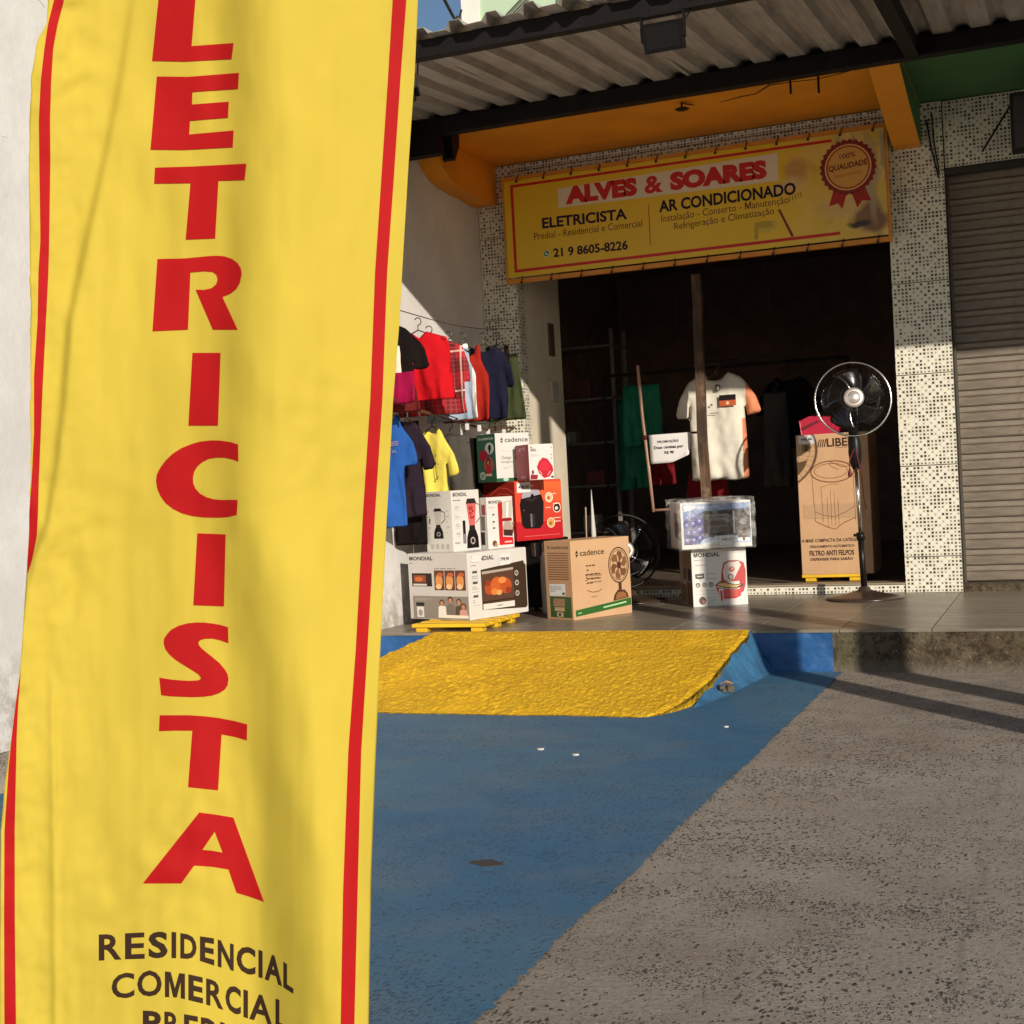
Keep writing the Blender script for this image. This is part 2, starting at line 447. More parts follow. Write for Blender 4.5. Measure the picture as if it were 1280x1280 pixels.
M_FLOOR = floor_mat()

def yellow_mat():
    k = NT('yellow_ramp_paint', 0.8); k.b.inputs['Specular IOR Level'].default_value = .25
    c = k.mix(k.rng(k.noise(5, 6), 0.35, 0.7), (0.70, 0.40, 0.012), (0.80, 0.48, 0.020))
    c = k.mix(k.math('MULTIPLY', k.rng(k.noise(17, 6, .7), 0.62, 0.74), 0.4), c, (0.42, 0.25, 0.03))
    k.color(c); h = k.math('ADD', k.noise(48, 4, 0.6, k.scale((1, .62, 1))), k.math('MULTIPLY', k.noise(120, 3, .6), .3)); cal = k.rng(k.noise(2.2, 4), .36, .55, .25, 1); k.bump(k.math('MULTIPLY', h, cal), 1.0, 0.028); return k.m
M_YRAMP = yellow_mat()

def shutter_mat():
    k = NT('worn_shutter_paint', 0.5)
    c = k.mix(k.rng(k.noise(4, 6, .6, k.scale((0.6, 1, 3))), 0.35, 0.68), (0.13, 0.105, 0.08), (0.27, 0.225, 0.175))
    c = k.mix(k.math('MULTIPLY', k.rng(k.noise(9, 7, .7), 0.60, 0.70), 0.6), c, (0.11, 0.07, 0.04))
    c = k.mix(k.rng(k.noise(13, 7, .75), 0.675, 0.69), c, (0.62, 0.58, 0.52))
    k.color(c); k.bump(k.noise(30), 0.2, 0.004); return k.m
M_SHUT = shutter_mat()

GZ = -0.213           # ground level; the shop pavement top is z = 0
# ------------------------------------------------------------------ ground, paint, pavement
b = MB(); b.box((-40, -40, GZ - 0.3), (40, -1.9, GZ)); ground = b.build('ground', M_GROUND); tag(ground, kind='structure')
# blue painted area with a hand painted edge, 4 mm above
b = MB(); n = 420; vs = []; fs = []
for i in range(n + 1):
    y = -9.5 + (9.5 - 1.95) * i / n
    xr = -1.10 + 0.012 * noise.noise(Vector((y * 2.1, 0, 0))) + 0.012 * noise.noise(Vector((y * 17, 3, 0))) + 0.012 * noise.noise(Vector((y * 55, 5, 0)))
    vs += [(-3.79, y, GZ + 0.004), (xr, y, GZ + 0.004)]
fs = [(2 * i, 2 * i + 1, 2 * i + 3, 2 * i + 2) for i in range(n)]
b.add(vs, fs); bp = b.build('blue_painted_ground', M_BLUE); tag(bp, kind='structure')

# pavement slab in front of the shops with its tiles and kerb face
b = MB(); b.box((-3.79, -1.935, GZ - 0.05), (9, 0.0, -0.012)); pav = b.build('pavement', M_GROUT); tag(pav, kind='structure')
tile_me = None; P = 0.445
xs = [-0.667 + P * k for k in range(-8, 13)]
for i in range(len(xs)):
    x0 = xs[i]; x1 = x0 + P
    if x1 < -3.79: continue
    for j in range(5):
        y1 = -P * j; y0 = y1 - P
        if j == 4: y0 = -1.955
        xa = max(x0, -3.79)
        if j < 4 and xa == x0 and tile_me is not None:
            o = bpy.data.objects.new('floor_tile', tile_me); COL.objects.link(o)
        else:
            t = MB(); t.box((0, 0, -0.015), (x1 - xa - 0.004, y1 - y0 - 0.004, 0)); o = t.build('floor_tile', M_FLOOR, bevel=0.0012)
            if j < 4 and xa == x0: tile_me = o.data
        o.location = (xa + 0.002, y0 + 0.002, 0.0); o.parent = pav
def kerb_strip(xa, xb, m, nm, seed):
    nx = max(2, int((xb - xa) / 0.015)); nz = 14; vs = []; fs = []
    for i in range(nx + 1):
        for j in range(nz + 1):
            x = xa + (xb - xa) * i / nx; z = GZ - 0.01 + (-0.016 - GZ + 0.01) * j / nz
            d = 0.010 * noise.fractal(Vector((x * 5, seed, z * 8)), 1, 2, 4) + 0.005 * noise.noise(Vector((x * 40, 1, z * 40)))
            foot = 0.02 * max(0, 1 - (z - GZ) / 0.05) ** 2
            vs.append((x, -1.948 - d - foot, z))
    for i in range(nx):
        for j in range(nz): q = i * (nz + 1) + j; fs.append((q, q + nz + 1, q + nz + 2, q + 1))
    t = MB(); t.add(vs, fs); t.build(nm, m, pav, smooth=True, local=True)
ROOTM['pavement'] = Matrix.Identity(4)
kerb_strip(-3.79, -1.148, M_KERBBLUE, 'kerb_face', 0); kerb_strip(-1.148, 9.0, M_KERB, 'kerb_face', 0)

# yellow cement ramp with pebbled surface, one solid lump
def ramp():
    nx, ny = 260, 190; vs = []; fs = []
    for j in range(ny + 1):
        t = j / ny
        yy = -1.956 - t * (1.36 + 0.0)
        xl = -3.375 - 0.02 * t + 0.02 * noise.noise(Vector((yy * 5, 9, 0))) - .28 * t ** 1.3; xr = -1.555 - 0.02 * t + 0.014 * noise.noise(Vector((yy * 7, 2, 0)))
        if t > 0.55: xr -= (t - 0.55) ** 2 * 0.55
        if t > 0.93: xr -= (t - 0.93) ** 2 * 12
        for i in range(nx + 1):
            s = i / nx; x = xl + (xr - xl) * s
            y = yy + (0.03 * noise.noise(Vector((x * 2.2, 4, 0))) + 0.008 * noise.noise(Vector((x * 25, 4, 0)))) * t ** 3
            z = 0.004 + (GZ + 0.006 - 0.004) * t ** 1.05
            edge = min(s, 1 - s) * (xr - xl)
            lump = max(0, noise.noise(Vector((x * 42, y * 28, 0))) + .1) * 1.6
            l2 = noise.noise(Vector((x * 80, y * 55, 5)))
            calm = 0.45 + 0.55 * min(1, max(0, 0.6 + 1.6 * noise.noise(Vector((x * 1.3, y * 1.3, 2)))))
            fade = min(1, t / 0.03) * min(1, (1 - t) / 0.03) * min(1, .25 + min(s, 1 - s) / .012)
            z += (0.007 * lump + 0.004 * l2) * fade * calm
            if edge < 0.02: z -= (0.02 - edge) * 0.5
            vs.append((x, y, z))
    for j in range(ny):
        for i in range(nx): q = j * (nx + 1) + i; fs.append((q, q + 1, q + nx + 2, q + nx + 1))
    # skirt
    rim = [i for i in range(nx + 1)] + [(nx + 1) * j + nx for j in range(1, ny + 1)] + [(nx + 1) * ny + i for i in range(nx - 1, -1, -1)] + [(nx + 1) * j for j in range(ny - 1, 0, -1)]
    k = len(vs)
    for i in rim: vs.append((vs[i][0], vs[i][1], GZ - 0.02))
    for a in range(len(rim)):
        c = (a + 1) % len(rim); fs.append((rim[a], rim[c], k + c, k + a))
    fs.append(tuple(range(k, len(vs)))[::-1])
    t = MB(); t.add(vs, fs); return t
rm = root('cement_ramp', 'rough yellow painted cement ramp running up to the shop pavement', 'ramp', (-2.45, -2.6, GZ))
ramp().build('ramp_surface', M_YRAMP, rm, smooth=True)
# blue painted flank of mortar on the right side of the ramp
t = MB(); n = 40; vs = []; fs = []
for i in range(n + 1):
    s = i / n; y = -1.955 - 1.12 * s; z = -0.004 + (GZ + 0.004) * s ** 1.05
    xr = -1.56 - 0.02 * s; wd = 0.11 * (1 - s) ** 0.6 + 0.015
    for q in range(6):
        u = q / 5; xx = xr + wd * u; zz = (z + 0.004) * (1 - u) ** 1.4 + (GZ) * (1 - (1 - u) ** 1.4)
        d = 0.008 * noise.noise(Vector((xx * 18, y * 18, 0)))
        vs.append((xx, y, max(GZ + 0.002, zz + d * (0 < q < 5))))
for i in range(n):
    for q in range(5): a = i * 6 + q; fs.append((a, a + 6, a + 7, a + 1))
t.add(vs, fs); t.build('mortar_flank', mat('blue_mortar_paint', (0.030, 0.125, 0.25), 0.7, bump=.9, bscale=30, var=.3, vscale=7), rm, smooth=True)
# small broken hole with crumbs and a dry leaf
hp = Vector((-1.50, -2.72, GZ + 0.03))
t = MB()
for k in range(7):
    a = random.uniform(0, 6.28); r = random.uniform(0, 0.04); c = hp + Vector((r * math.cos(a), r * math.sin(a), random.uniform(-0.005, 0.03)))
    s = random.uniform(0.008, 0.02)
    t.box(c - Vector((s, s * .7, s * .6)), c + Vector((s, s * .7, s * .6)), 0, Matrix.Translation(c) @ Matrix.Rotation(a, 4, 'Z') @ Matrix.Translation(-c))
o = t.build('rubble', [mat('crumbled_mortar', (0.10, 0.08, 0.06), 0.9)]); tag(o, 'small dark heap of crumbled mortar in the notch at the right edge of the yellow ramp', 'rubble')
t = MB(); c = hp + Vector((0.0, -0.05, 0.035))
t.add([c + Vector((-0.03, 0, 0)), c + Vector((0, -0.015, 0.012)), c + Vector((0.035, 0.0, 0.004)), c + Vector((0.002, 0.016, 0.014)), c + Vector((-0.03, 0, -0.002)), c + Vector((0, -0.015, 0.01)), c + Vector((0.035, 0.0, 0.002)), c + Vector((0.002, 0.016, 0.012))],
      [(0, 1, 2, 3), (7, 6, 5, 4), (0, 4, 5, 1), (1, 5, 6, 2), (2, 6, 7, 3), (3, 7, 4, 0)])
o = t.build('dry_leaf', mat('dry_leaf', (0.42, 0.24, 0.12), 0.7)); tag(o, 'dry brown leaf caught against the right edge of the yellow ramp', 'leaf')
# litter: pale chips on the blue paint and one dark stain
chipm = mat('pale_chip', (0.6, 0.57, 0.5), 0.8)
for (px, py, s, lab) in ((908, 909, .009, 'white paint chip on the blue ground nearest the ramp corner'), (676, 937, .013, 'long white scrap on the blue ground below the yellow ramp'), (720, 944, .012, 'flat white scrap right of the long scrap on the blue ground')):
    p = atZ(px, py, GZ + 0.004); t = MB()
    pts = [(p.x + s * (1 + .5 * math.sin(k * 2.3)) * math.cos(k * 1.05), p.y + s * .8 * math.sin(k * 1.05)) for k in range(6)]
    t.prism(pts, 2, GZ + 0.004, GZ + 0.009); o = t.build('paint_chip', chipm); tag(o, lab, 'chip', 'pale scraps on the blue ground')
p = atZ(608, 1079, GZ + 0.004); t = MB()
t.prism([(p.x + 0.05 * (1 + .35 * math.sin(k * 3.1)) * math.cos(k * .524), p.y + 0.028 * (1 + .3 * math.cos(k * 2)) * math.sin(k * .524)) for k in range(12)], 2, GZ + 0.004, GZ + 0.0055)
o = t.build('tar_spot', mat('tar', (0.05, 0.042, 0.04), 0.9)); tag(o, 'dark flattened tar spot in the middle of the blue painted ground', 'stain')

# ------------------------------------------------------------------ left wall
b = MB(); b.box((-3.97, -6.6, GZ - 0.1), (-3.79, 0.35, 3.30)); b.box((-4.0, -6.62, 3.302), (-3.78, 0.35, 3.36))
o = b.build('boundary_wall', M_WALL); tag(o, 'long white plastered wall along the left side, partly in awning shade', 'wall')

t = MB(); vs = []; fs = []
for i in range(61):
    y = -6.6 + 2.5 * i / 60
    for (dx, z) in ((0, .11), (.05, .10), (.11, .055), (.16, 0.0)):
        n_ = noise.noise(Vector((y * 9, dx * 30, 0))); vs.append((-3.79 + dx + .015 * n_, y, GZ + max(0.002, z + .02 * n_)))
for i in range(60):
    for q in range(3): a = i * 4 + q; fs.append((a, a + 4, a + 5, a + 1))
t.add(vs, fs); o = t.build('wall_footing', M_GROUND, smooth=True); tag(o, 'crumbly grey mortar footing along the bottom of the white wall', 'footing')
# ------------------------------------------------------------------ the shop building
bld = root('shop_building', 'small shop building with mosaic tiled pillars, orange soffit and pale green upper floor', 'building', (-2.25, 0.0, 0.0))
BI = ROOTM['shop_building']
tile_cache = {}
def mosaic_tile(x0, z0, x1, z1, y, parent, side=False, y1=None):
    """a printed mosaic tile 33 x 57 cm fixed proud of the masonry; side = facing +X"""
    if side: wd = y1 - y
    else: wd = x1 - x0
    key = (round(wd, 3), round(z1 - z0, 3), side)
    if key not in tile_cache:
        t = MB()
        if side: t.box((0, 0.0015, 0.0015), (0.008, wd - 0.0015, z1 - z0 - 0.0015))
        else: t.box((0.0015, -0.008, 0.0015), (wd - 0.0015, 0, z1 - z0 - 0.004))
        o = t.build('tile', M_MOSAIC, parent, local=True); tile_cache[key] = o.data
    else: o = link_mesh('tile', tile_cache[key], parent)
    o.location = BI @ Vector((x0, y, z0)); return o
def masonry(name, a, b_, m=M_GROUT):
    t = MB(); t.box(a, b_); return t.build(name, m, bld)
ZJ = [-0.344 + 0.57 * k for k in range(0, 8)]
pr = masonry('pillar', (-1.0, 0.002, -0.012), (-0.655, 0.35, 3.035))
for k in range(7):
    za, zb = max(ZJ[k], 0.0), min(ZJ[k + 1], 3.035)
    if zb - za > 0.02: mosaic_tile(-1.0, za, -0.655, zb, 0.002, pr)
pl = masonry('pillar', (-3.79, 0.002, -0.012), (-3.532, 0.12, 3.035))
for k in range(7):
    za, zb = max(ZJ[k] + .03, 0.0), min(ZJ[k + 1] + .03, 3.035)
    if zb - za > 0.02:
        mosaic_tile(-3.788, za, -3.53, zb, 0.002, pl)
        mosaic_tile(-3.532, za, 0, zb, 0.003, pl, side=True, y1=0.12)
li = masonry('lintel', (-3.532, 0.002, 2.32), (-1.0, 0.3, 3.035))
for i in range(5):
    xa = -3.528 + 0.57 * i; xb = min(xa + 0.57, -1.002)
    for j in range(3):
        za = 2.32 + 0.333 * j; zb = min(za + 0.333, 3.033)
        if xb - xa > .03 and zb - za > .03: mosaic_tile(xa, za, xb, zb, 0.001, li)
ln = masonry('lintel', (-0.655, 0.022, 2.60), (3.2, 0.3, 3.035))
for i in range(7):
    xa = -0.652 + 0.57 * i; mosaic_tile(xa, 2.62, min(xa + .57, 3.2), 3.033, 0.022, ln)
t = MB(); t.box((-0.65, 0.004, 2.575), (3.2, 0.06, 2.612)); t.build('drip_edge', mat('dark_trim', (0.03, 0.025, 0.02), 0.7), bld)
# thresholds
th = masonry('threshold', (-3.53, 0.009, -0.012), (-1.0, 0.16, 0.045), M_GROUT)
for i in range(5):
    xa = -3.53 + 0.57 * i; xb = min(xa + 0.57, -1.002)
    if xb - xa > .03: mosaic_tile(xa, 0.001, xb, 0.054, 0.009, th)
t = MB(); t.box((-3.53, -0.004, 0.0545), (-1.0, 0.16, 0.064)); t.build('stone_sill', mat('sill_stone', (0.30, 0.25, 0.18), 0.4, bump=.1, var=.15), bld)
t = MB(); t.box((-0.65, 0.001, -0.012), (3.2, 0.2, 0.048)); t.build('threshold', M_KERB, bld)
# soffit slabs
t = MB(); t.box((-3.79, -1.15, 3.036), (-0.78, 0.30, 3.26)); t.build('soffit_slab', M_ORANGE, bld)
t = MB(); t.box((-0.778, -1.15, 3.036), (3.3, 0.30, 3.26)); t.build('soffit_slab', M_GREEN, bld)
t = MB(); t.box((-3.79, -1.158, 3.03), (3.3, -1.1505, 3.27)); t.build('gap_shade_strip', M_STEEL, bld)  # added black strip that darkens the gaps under the roof sheets
# green painted slab end beside the right bracket, and the crack in the orange soffit
t = MB(); pts = [atZ(900, 128, 3.0345), atZ(925, 121, 3.0345), atZ(945, 117, 3.0345), atZ(962, 106, 3.0345), atZ(985, 103, 3.0345), atZ(1020, 99, 3.0345), atZ(1050, 92, 3.0345), atZ(1095, 79, 3.0345)]
t.tube(pts, [0.002, 0.005, 0.004, 0.006, .003, .003, .004, .001], 5); t.build('crack', mat('crack_dark', (0.05, 0.018, 0.006), 0.9), bld)
# brackets
def corbel(xa, xb, curve, side_mat):
    prof = [(0.0, 3.035)] + curve + [(-1.149, 3.035)]
    t = MB(); t.prism(prof, 0, xa, xb, 0)
    # faces 0.. are the rim quads; caps come last
    ncap = len(t.f) - len(prof)
    for i in range(len(prof), len(t.f)): t.mi[i] = 1
    t.build('bracket', [M_ORANGE, side_mat], bld)
cl = []
for (px, py) in ((597, 260), (588, 258), (575, 250), (560, 243), (548, 236), (536, 226), (528, 214), (520, 196), (517, 190)):
    p = atX(px, py, -3.788); cl.append((p.y, p.z))
cl[0] = (0.0, cl[0][1])
corbel(-3.788, -3.64, cl, M_ORANGE)
corbel(-0.945, -0.782, [(0, 2.765), (-0.12, 2.775), (-0.55, 2.86), (-1.05, 2.985)], M_GREEN)
# pale upper floor
t = MB(); t.box((-3.70, 0.0, 3.262), (3.3, 0.25, 6.5)); t.build('upper_wall', M_PALEGREEN, bld)
t = MB(); t.box((-3.83, -0.02, 3.37), (-3.70, 0.25, 6.5)); t.build('corner_strip', M_TRIM, bld)
# room behind the opening
RD = 5.2
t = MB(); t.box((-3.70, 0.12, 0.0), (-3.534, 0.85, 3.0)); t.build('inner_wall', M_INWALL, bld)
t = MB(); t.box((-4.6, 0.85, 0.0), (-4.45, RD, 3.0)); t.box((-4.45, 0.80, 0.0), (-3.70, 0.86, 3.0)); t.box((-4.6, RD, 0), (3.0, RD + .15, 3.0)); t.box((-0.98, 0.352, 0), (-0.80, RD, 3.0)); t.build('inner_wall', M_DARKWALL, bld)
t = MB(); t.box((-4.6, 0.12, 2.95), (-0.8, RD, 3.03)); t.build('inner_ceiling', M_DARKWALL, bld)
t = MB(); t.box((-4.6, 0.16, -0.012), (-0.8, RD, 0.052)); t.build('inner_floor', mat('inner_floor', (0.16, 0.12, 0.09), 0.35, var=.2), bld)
# roller shutter of the next shop
rs = MB(); rs.box((-0.652, 0.16, 0.048), (3.2, 0.2, 2.60)); rs = rs.build('roller_shutter', mat('shutter_back', (0.05, 0.04, 0.03), 0.8), bld)
prof = [(0.158, 0.0), (0.120, 0.002), (0.112, 0.010), (0.112, 0.052), (0.122, 0.060), (0.112, 0.068), (0.112, 0.088), (0.122, 0.0975), (0.158, 0.0985)]
sm = None; k = 0; z = 0.052
while z < 2.57:
    if sm is None:
        t = MB(); t.prism(prof, 0, -0.64, 3.19); o = t.build('slat', M_SHUT, rs); sm = o.data
    else: o = link_mesh('slat', sm, rs)
    o.location = (0, random.uniform(-.0025, .0025), z); z += 0.0995; k += 1
t = MB(); t.box((-0.652, 0.07, 0.05), (-0.638, 0.158, 2.6)); t.build('guide_rail', mat('rail_metal', (0.10, 0.085, 0.07), 0.5, metal=.4), bld)

# ------------------------------------------------------------------ awning
aw = root('awning', 'corrugated metal awning on black steel beams over the shop front', 'awning', (-1.5, -2.0, 2.9))
AXL, AXR = -3.78, 3.2
YF, YB = -2.93, -1.20
ZF, ZB = 2.855, 2.975                        # undersides of the front and rear beams
t = MB(); t.box((AXL, YF - 0.03, ZF), (AXR, YF + 0.03, ZF + 0.085)); t.build('front_beam', M_STEEL, aw, bevel=.003)
t = MB(); t.box((AXL, YB - 0.04, ZB), (AXR, YB + 0.04, ZB + 0.10)); t.build('rear_beam', M_STEEL, aw, bevel=.003)
def slope(y): return ZF + 0.087 + (ZB + 0.102 - ZF - 0.087) * (y - YF) / (YB - YF)
for x in (-3.72, -0.70, 2.2):
    t = MB(); t.prism([(YF + 0.031, slope(YF) - 0.088), (YB - 0.041, slope(YB) - 0.10), (YB - 0.041, slope(YB) - 0.006), (YF + 0.031, slope(YF) - 0.006)], 0, x - 0.035, x + 0.035); t.build('side_beam', M_STEEL, aw)
PT = 0.192
def sheet(x0, nr, ya, yb, dz):
    pr = []
    for k in range(nr):
        x = x0 + PT * k; pr += [(x, 0), (x + .088, 0), (x + .113, .034), (x + .162, .034), (x + .188, 0)]
    pr.append((x0 + PT * nr + 0.02, 0))
    rnd = random.Random(int(x0 * 100)); ysn = 5; vs = []; fs = []
    for q in range(ysn + 1):
        y = ya + (yb - ya) * q / ysn; sag = 0.004 * math.sin(q * 1.7 + x0 * 3)
        for th in (0, 0.0025):
            for (x, z) in pr: vs.append((x, y + (0.0 if q else rnd.uniform(-.004, .004) - .09 * (x - x0)), slope(y) + z + dz + th + sag))
    m = len(pr)
    for q in range(ysn):
        for i in range(m - 1):
            a = 2 * m * q + i; c = a + 2 * m
            fs.append((a, a + 1, c + 1, c)); fs.append((a + m, c + m, c + m + 1, a + m + 1))
    for i in range(m - 1): fs.append((i, m + i, m + i + 1, i + 1)); a = 2 * m * ysn + i; fs.append((a, a + 1, a + m + 1, a + m))
    t = MB(); t.add(vs, fs); return t
for i, (x0, fr) in enumerate(((-3.85, -3.10), (-2.885, -3.02), (-1.925, -3.035), (-0.965, -3.01), (-0.005, -3.05), (0.955, -3.03), (1.9, -3.03))):
    sheet(x0, 5, fr, -0.95, 0.003 if i % 2 else 0.006).build('roof_sheet', M_ROOF, aw)
# short rods hanging under the rear beam
for px, h in ((988, .03), (1023, .05)):
    p = atY(px, 93, -1.14); t = MB(); t.box((p.x - .006, -1.158, ZB - h - .04), (p.x + .006, -1.150, ZB + .02)); t.build('hanging_rod', M_STEEL, aw)

# lamps
M_BLACKP = mat('black_plastic', (0.007, 0.006, 0.006), 0.4)
M_GLASSD = mat('dark_lens', (0.012, 0.010, 0.010), 0.35)
M_CHROME = mat('chrome', (0.62, 0.58, 0.54), 0.16, metal=1.0)
def floodlight(x, label, tilt=-.25, rz=0.0, w=.18, h=.125):
    f = root('floodlight', label, 'floodlight', (x, YF - 0.05, ZF - 0.035), rz, 'floodlights on the awning beam')
    M = Matrix.Translation((0, -0.03, -0.085)) @ Matrix.Rotation(tilt, 4, 'X')
    t = MB(); t.box((-w / 2, -.02, -h / 2), (w / 2, .02, h / 2), 0, M)
    for k in range(9): xx = -w / 2 + .02 + k * (w - .04) / 8; t.box((xx - .003, .02, -h / 2 + .015), (xx + .003, .045, h / 2 - .015), 0, M)
    t.build('housing', M_BLACKP, f, local=True, bevel=.002)
    t = MB(); t.box((-w / 2 + .014, -.023, -h / 2 + .014), (w / 2 - .014, -.0205, h / 2 - .014), 0, M); t.build('lens', M_GLASSD, f, local=True)
    t = MB()
    for s in (-1, 1): t.box((s * (w / 2 + .006) - .003, -.05, -.10), (s * (w / 2 + .006) + .003, -.02, .012))
    t.box((-w / 2 - .01, -.05, .006), (w / 2 + .01, -.02, .012)); t.build('bracket', M_STEEL, f, local=True)
    t = MB(); t.tube([(0.03, .02, -.05), (.09, .03, .0), (.12, .045, .05)], .004, 5); t.build('cable', M_BLACKP, f, local=True)
p = atY(830, 40, YF - .07); floodlight(p.x, 'black floodlight under the front awning beam above the shop sign', tilt=.35)
floodlight(atY(522, 90, YF - .07).x - .03, 'black floodlight at the left end of the awning beam, half behind the yellow flag', rz=-1.2, tilt=.2)
# bulb fitting on the soffit
p = atZ(852, 128, 3.034); f = root('ceiling_light', 'small dark lamp fitting hanging from the orange soffit left of the crack', 'lamp', p)
t = MB(); t.lathe([(0.006, 0), (0.006, -.03), (.03, -.033), (.045, -.040), (.03, -.047), (0, -.05)], 14); t.build('fitting', M_BLACKP, f, local=True)
t = MB(); t.tube([(0, 0, -.003), (.02, .05, -.003), (.05, .09, -.003)], .003, 5); t.build('cord', M_BLACKP, f, local=True)
# dark lamp on the left bracket
f = root('wall_light', 'black angular lamp under the orange soffit beside the left bracket', 'lamp', (-3.52, -1.02, 2.98))
t = MB(); t.prism([(-.06, .055), (.06, .055), (.05, -.03), (-.02, -.13), (-.045, -.12)], 0, -.035, .035); t.build('housing', M_BLACKP, f, local=True, bevel=.003)
t = MB(); t.box((-.03, -.05, .0545), (.03, .05, .0575)); t.build('mounting_plate', M_STEEL, f, local=True)
t = MB(); t.box((-3.78, -1.24, 2.86), (-3.5, -1.16, 2.972)); o = t.build('beam_bracket', M_STEEL, aw)

# box sign and stay of the neighbouring shop
f = root('sign_box', 'dark box sign hanging in front of the mosaic tiles above the roller shutter', 'sign', (-0.12, -0.35, 2.5))
a = atY(1262, 128, -.35); t = MB(); t.box((a.x, -.38, 2.58), (a.x + .75, -.30, 2.92)); t.build('case', mat('dark_case', (0.02, 0.018, 0.02), 0.4), f, bevel=.004)
t = MB(); t.box((a.x + .02, -.384, 2.60), (a.x + .73, -.3805, 2.90)); t.build('face_plate', mat('dark_face', (0.05, 0.045, 0.055), 0.25), f)
q0 = atY(1228, 189, -.03); q1 = atY(1264, 130, -.31); t = MB(); t.tube([q0, q1], .007, 6); t.build('stay_rod', M_STEEL, f)
t = MB(); t.tube([(a.x + .1, -.34, 2.91), (a.x + .1, -.34, 3.04)], .008, 6); t.tube([(a.x + .6, -.34, 2.91), (a.x + .6, -.34, 3.04)], .008, 6); t.build('hanger_rod', M_STEEL, f)
# wires down the tile joint right of the pillar
t = MB(); t.tube([atY(1158, 150, -.02), atY(1165, 190, -.02), atY(1171, 212, -.02), atY(1173, 222, -.02)], .005, 5)
t.tube([atY(1164, 140, -.02), atY(1168, 180, -.02), atY(1174, 216, -.02)], .004, 5)
o = t.build('power_cable', M_BLACKP); tag(o, 'thin black cables running down the tiles between the two shops', 'cable')

# ------------------------------------------------------------------ shop sign
sg = root('shop_sign', 'long yellow vinyl shop sign with red border laced into an orange frame above the entrance', 'sign', (-2.26, -0.12, 2.2))
SL, SR = -3.556, -0.972
M_FRAME = mat('sign_frame_paint', (0.62, 0.24, 0.02), 0.45, var=.12)
t = MB()
for (x0, z0, x1, z1) in ((SL, 2.192, SR, 2.222), (SL, 2.895, SR, 2.921)):
    t.box((x0, -.118, z0), (x1, -.085, z1))
for x0 in (SL, SR - .02): t.box((x0, -.116, 2.223), (x0 + .02, -.087, 2.894))
t.build('frame', M_FRAME, sg)
for x0 in (SL + .3, -2.2, SR - .3):
    t = MB(); t.box((x0, -.085, 2.9), (x0 + .02, .0, 2.915)); t.build('wall_bracket', M_FRAME, sg)
def vinyl_mat():
    k = NT('printed_vinyl', 0.38); x = k.xyz()
    yel = k.mix(k.rng(k.noise(1.5, 4), 0.35, 0.7), (0.70, 0.46, 0.014), (0.78, 0.54, 0.025))
    # printed photograph at the right end: hands with tools, soft blobs
    f = k.rng(x[0], 0.55, 1.15, 0, 1)
    ph = k.mix(k.rng(k.noise(4.5, 4), 0.45, 0.6), (0.62, 0.42, 0.10), (0.72, 0.52, 0.26))
    ph = k.mix(k.rng(k.noise(7, 5), 0.56, 0.68), ph, (0.38, 0.26, 0.14))
    c = k.mix(k.math('MULTIPLY', f, 0.8), yel, ph)
    wn = k.node('ShaderNodeTexNoise', i_Scale=5.0, i_Detail=4.0); k.link(k.obj(), wn.inputs['Vector'])
    w3 = k.node('ShaderNodeSeparateColor'); k.link(wn.outputs['Color'], w3.inputs[0])
    for (bx, bz, ra, rb, soft, col, amt) in ((-1.555 + .02, 2.70, .10, .10, .5, (.50, .26, .09), .85), (-1.60, 2.62, .13, .06, .6, (.66, .46, .22), .9), (-1.27, 2.44, .20, .07, .6, (.62, .42, .16), .8), (-1.10, 2.36, .14, .11, .35, (.17, .075, .045), .9),
        (-1.17, 2.33, .09, .035, .4, (.03, .02, .02), .95), (-1.08, 2.60, .05, .30, .4, (.36, .30, .18), .85), (-1.18, 2.76, .025, .14, .4, (.24, .20, .12), .8), (-1.0, 2.70, .03, .2, .4, (.30, .26, .17), .8), (-1.27, 2.80, .03, .09, .4, (.40, .33, .18), .7), (-1.72, 2.36, .07, .03, .5, (.50, .38, .08), .7)):
        dx = k.math('DIVIDE', k.math('SUBTRACT', k.math('ADD', x[0], k.math('MULTIPLY', k.math('SUBTRACT', w3.outputs[0], .5), .16)), bx + 2.26), ra)
        dz = k.math('DIVIDE', k.math('SUBTRACT', k.math('ADD', x[2], k.math('MULTIPLY', k.math('SUBTRACT', w3.outputs[1], .5), .16)), bz - 2.2), rb)
        r_ = k.math('SQRT', k.math('ADD', k.math('MULTIPLY', dx, dx), k.math('MULTIPLY', dz, dz)))
        c = k.mix(k.math('MULTIPLY', k.rng(r_, 1 - soft, 1.0, 1, 0), amt), c, col)
    k.color(c); k.bump(k.noise(2.2, 3), 0.35, 0.03); return k.m
VX0, VX1, VZ0, VZ1 = SL + .018, SR - .018, 2.232, 2.893
t = MB(); nx, nz = 40, 10; vs = []; fs = []
for i in range(nx + 1):
    for j in range(nz + 1): vs.append((VX0 + (VX1 - VX0) * i / nx, -.1225, VZ0 + (VZ1 - VZ0) * j / nz))
for i in range(nx):
    for j in range(nz): a = i * (nz + 1) + j; fs.append((a, a + nz + 1, a + nz + 2, a + 1))
t.add(vs, fs); t.box((VX0, -.1205, VZ0), (VX1, -.1185, VZ1)); t.build('vinyl', vinyl_mat(), sg)
p = Panel((VX0, -.1228, VZ0), (VX1 - VX0, 0, 0), (0, 0, VZ1 - VZ0))
def S(px, py):
    q = atY(px, py, -.123); return (q.x - VX0) / (VX1 - VX0), (q.z - VZ0) / (VZ1 - VZ0)
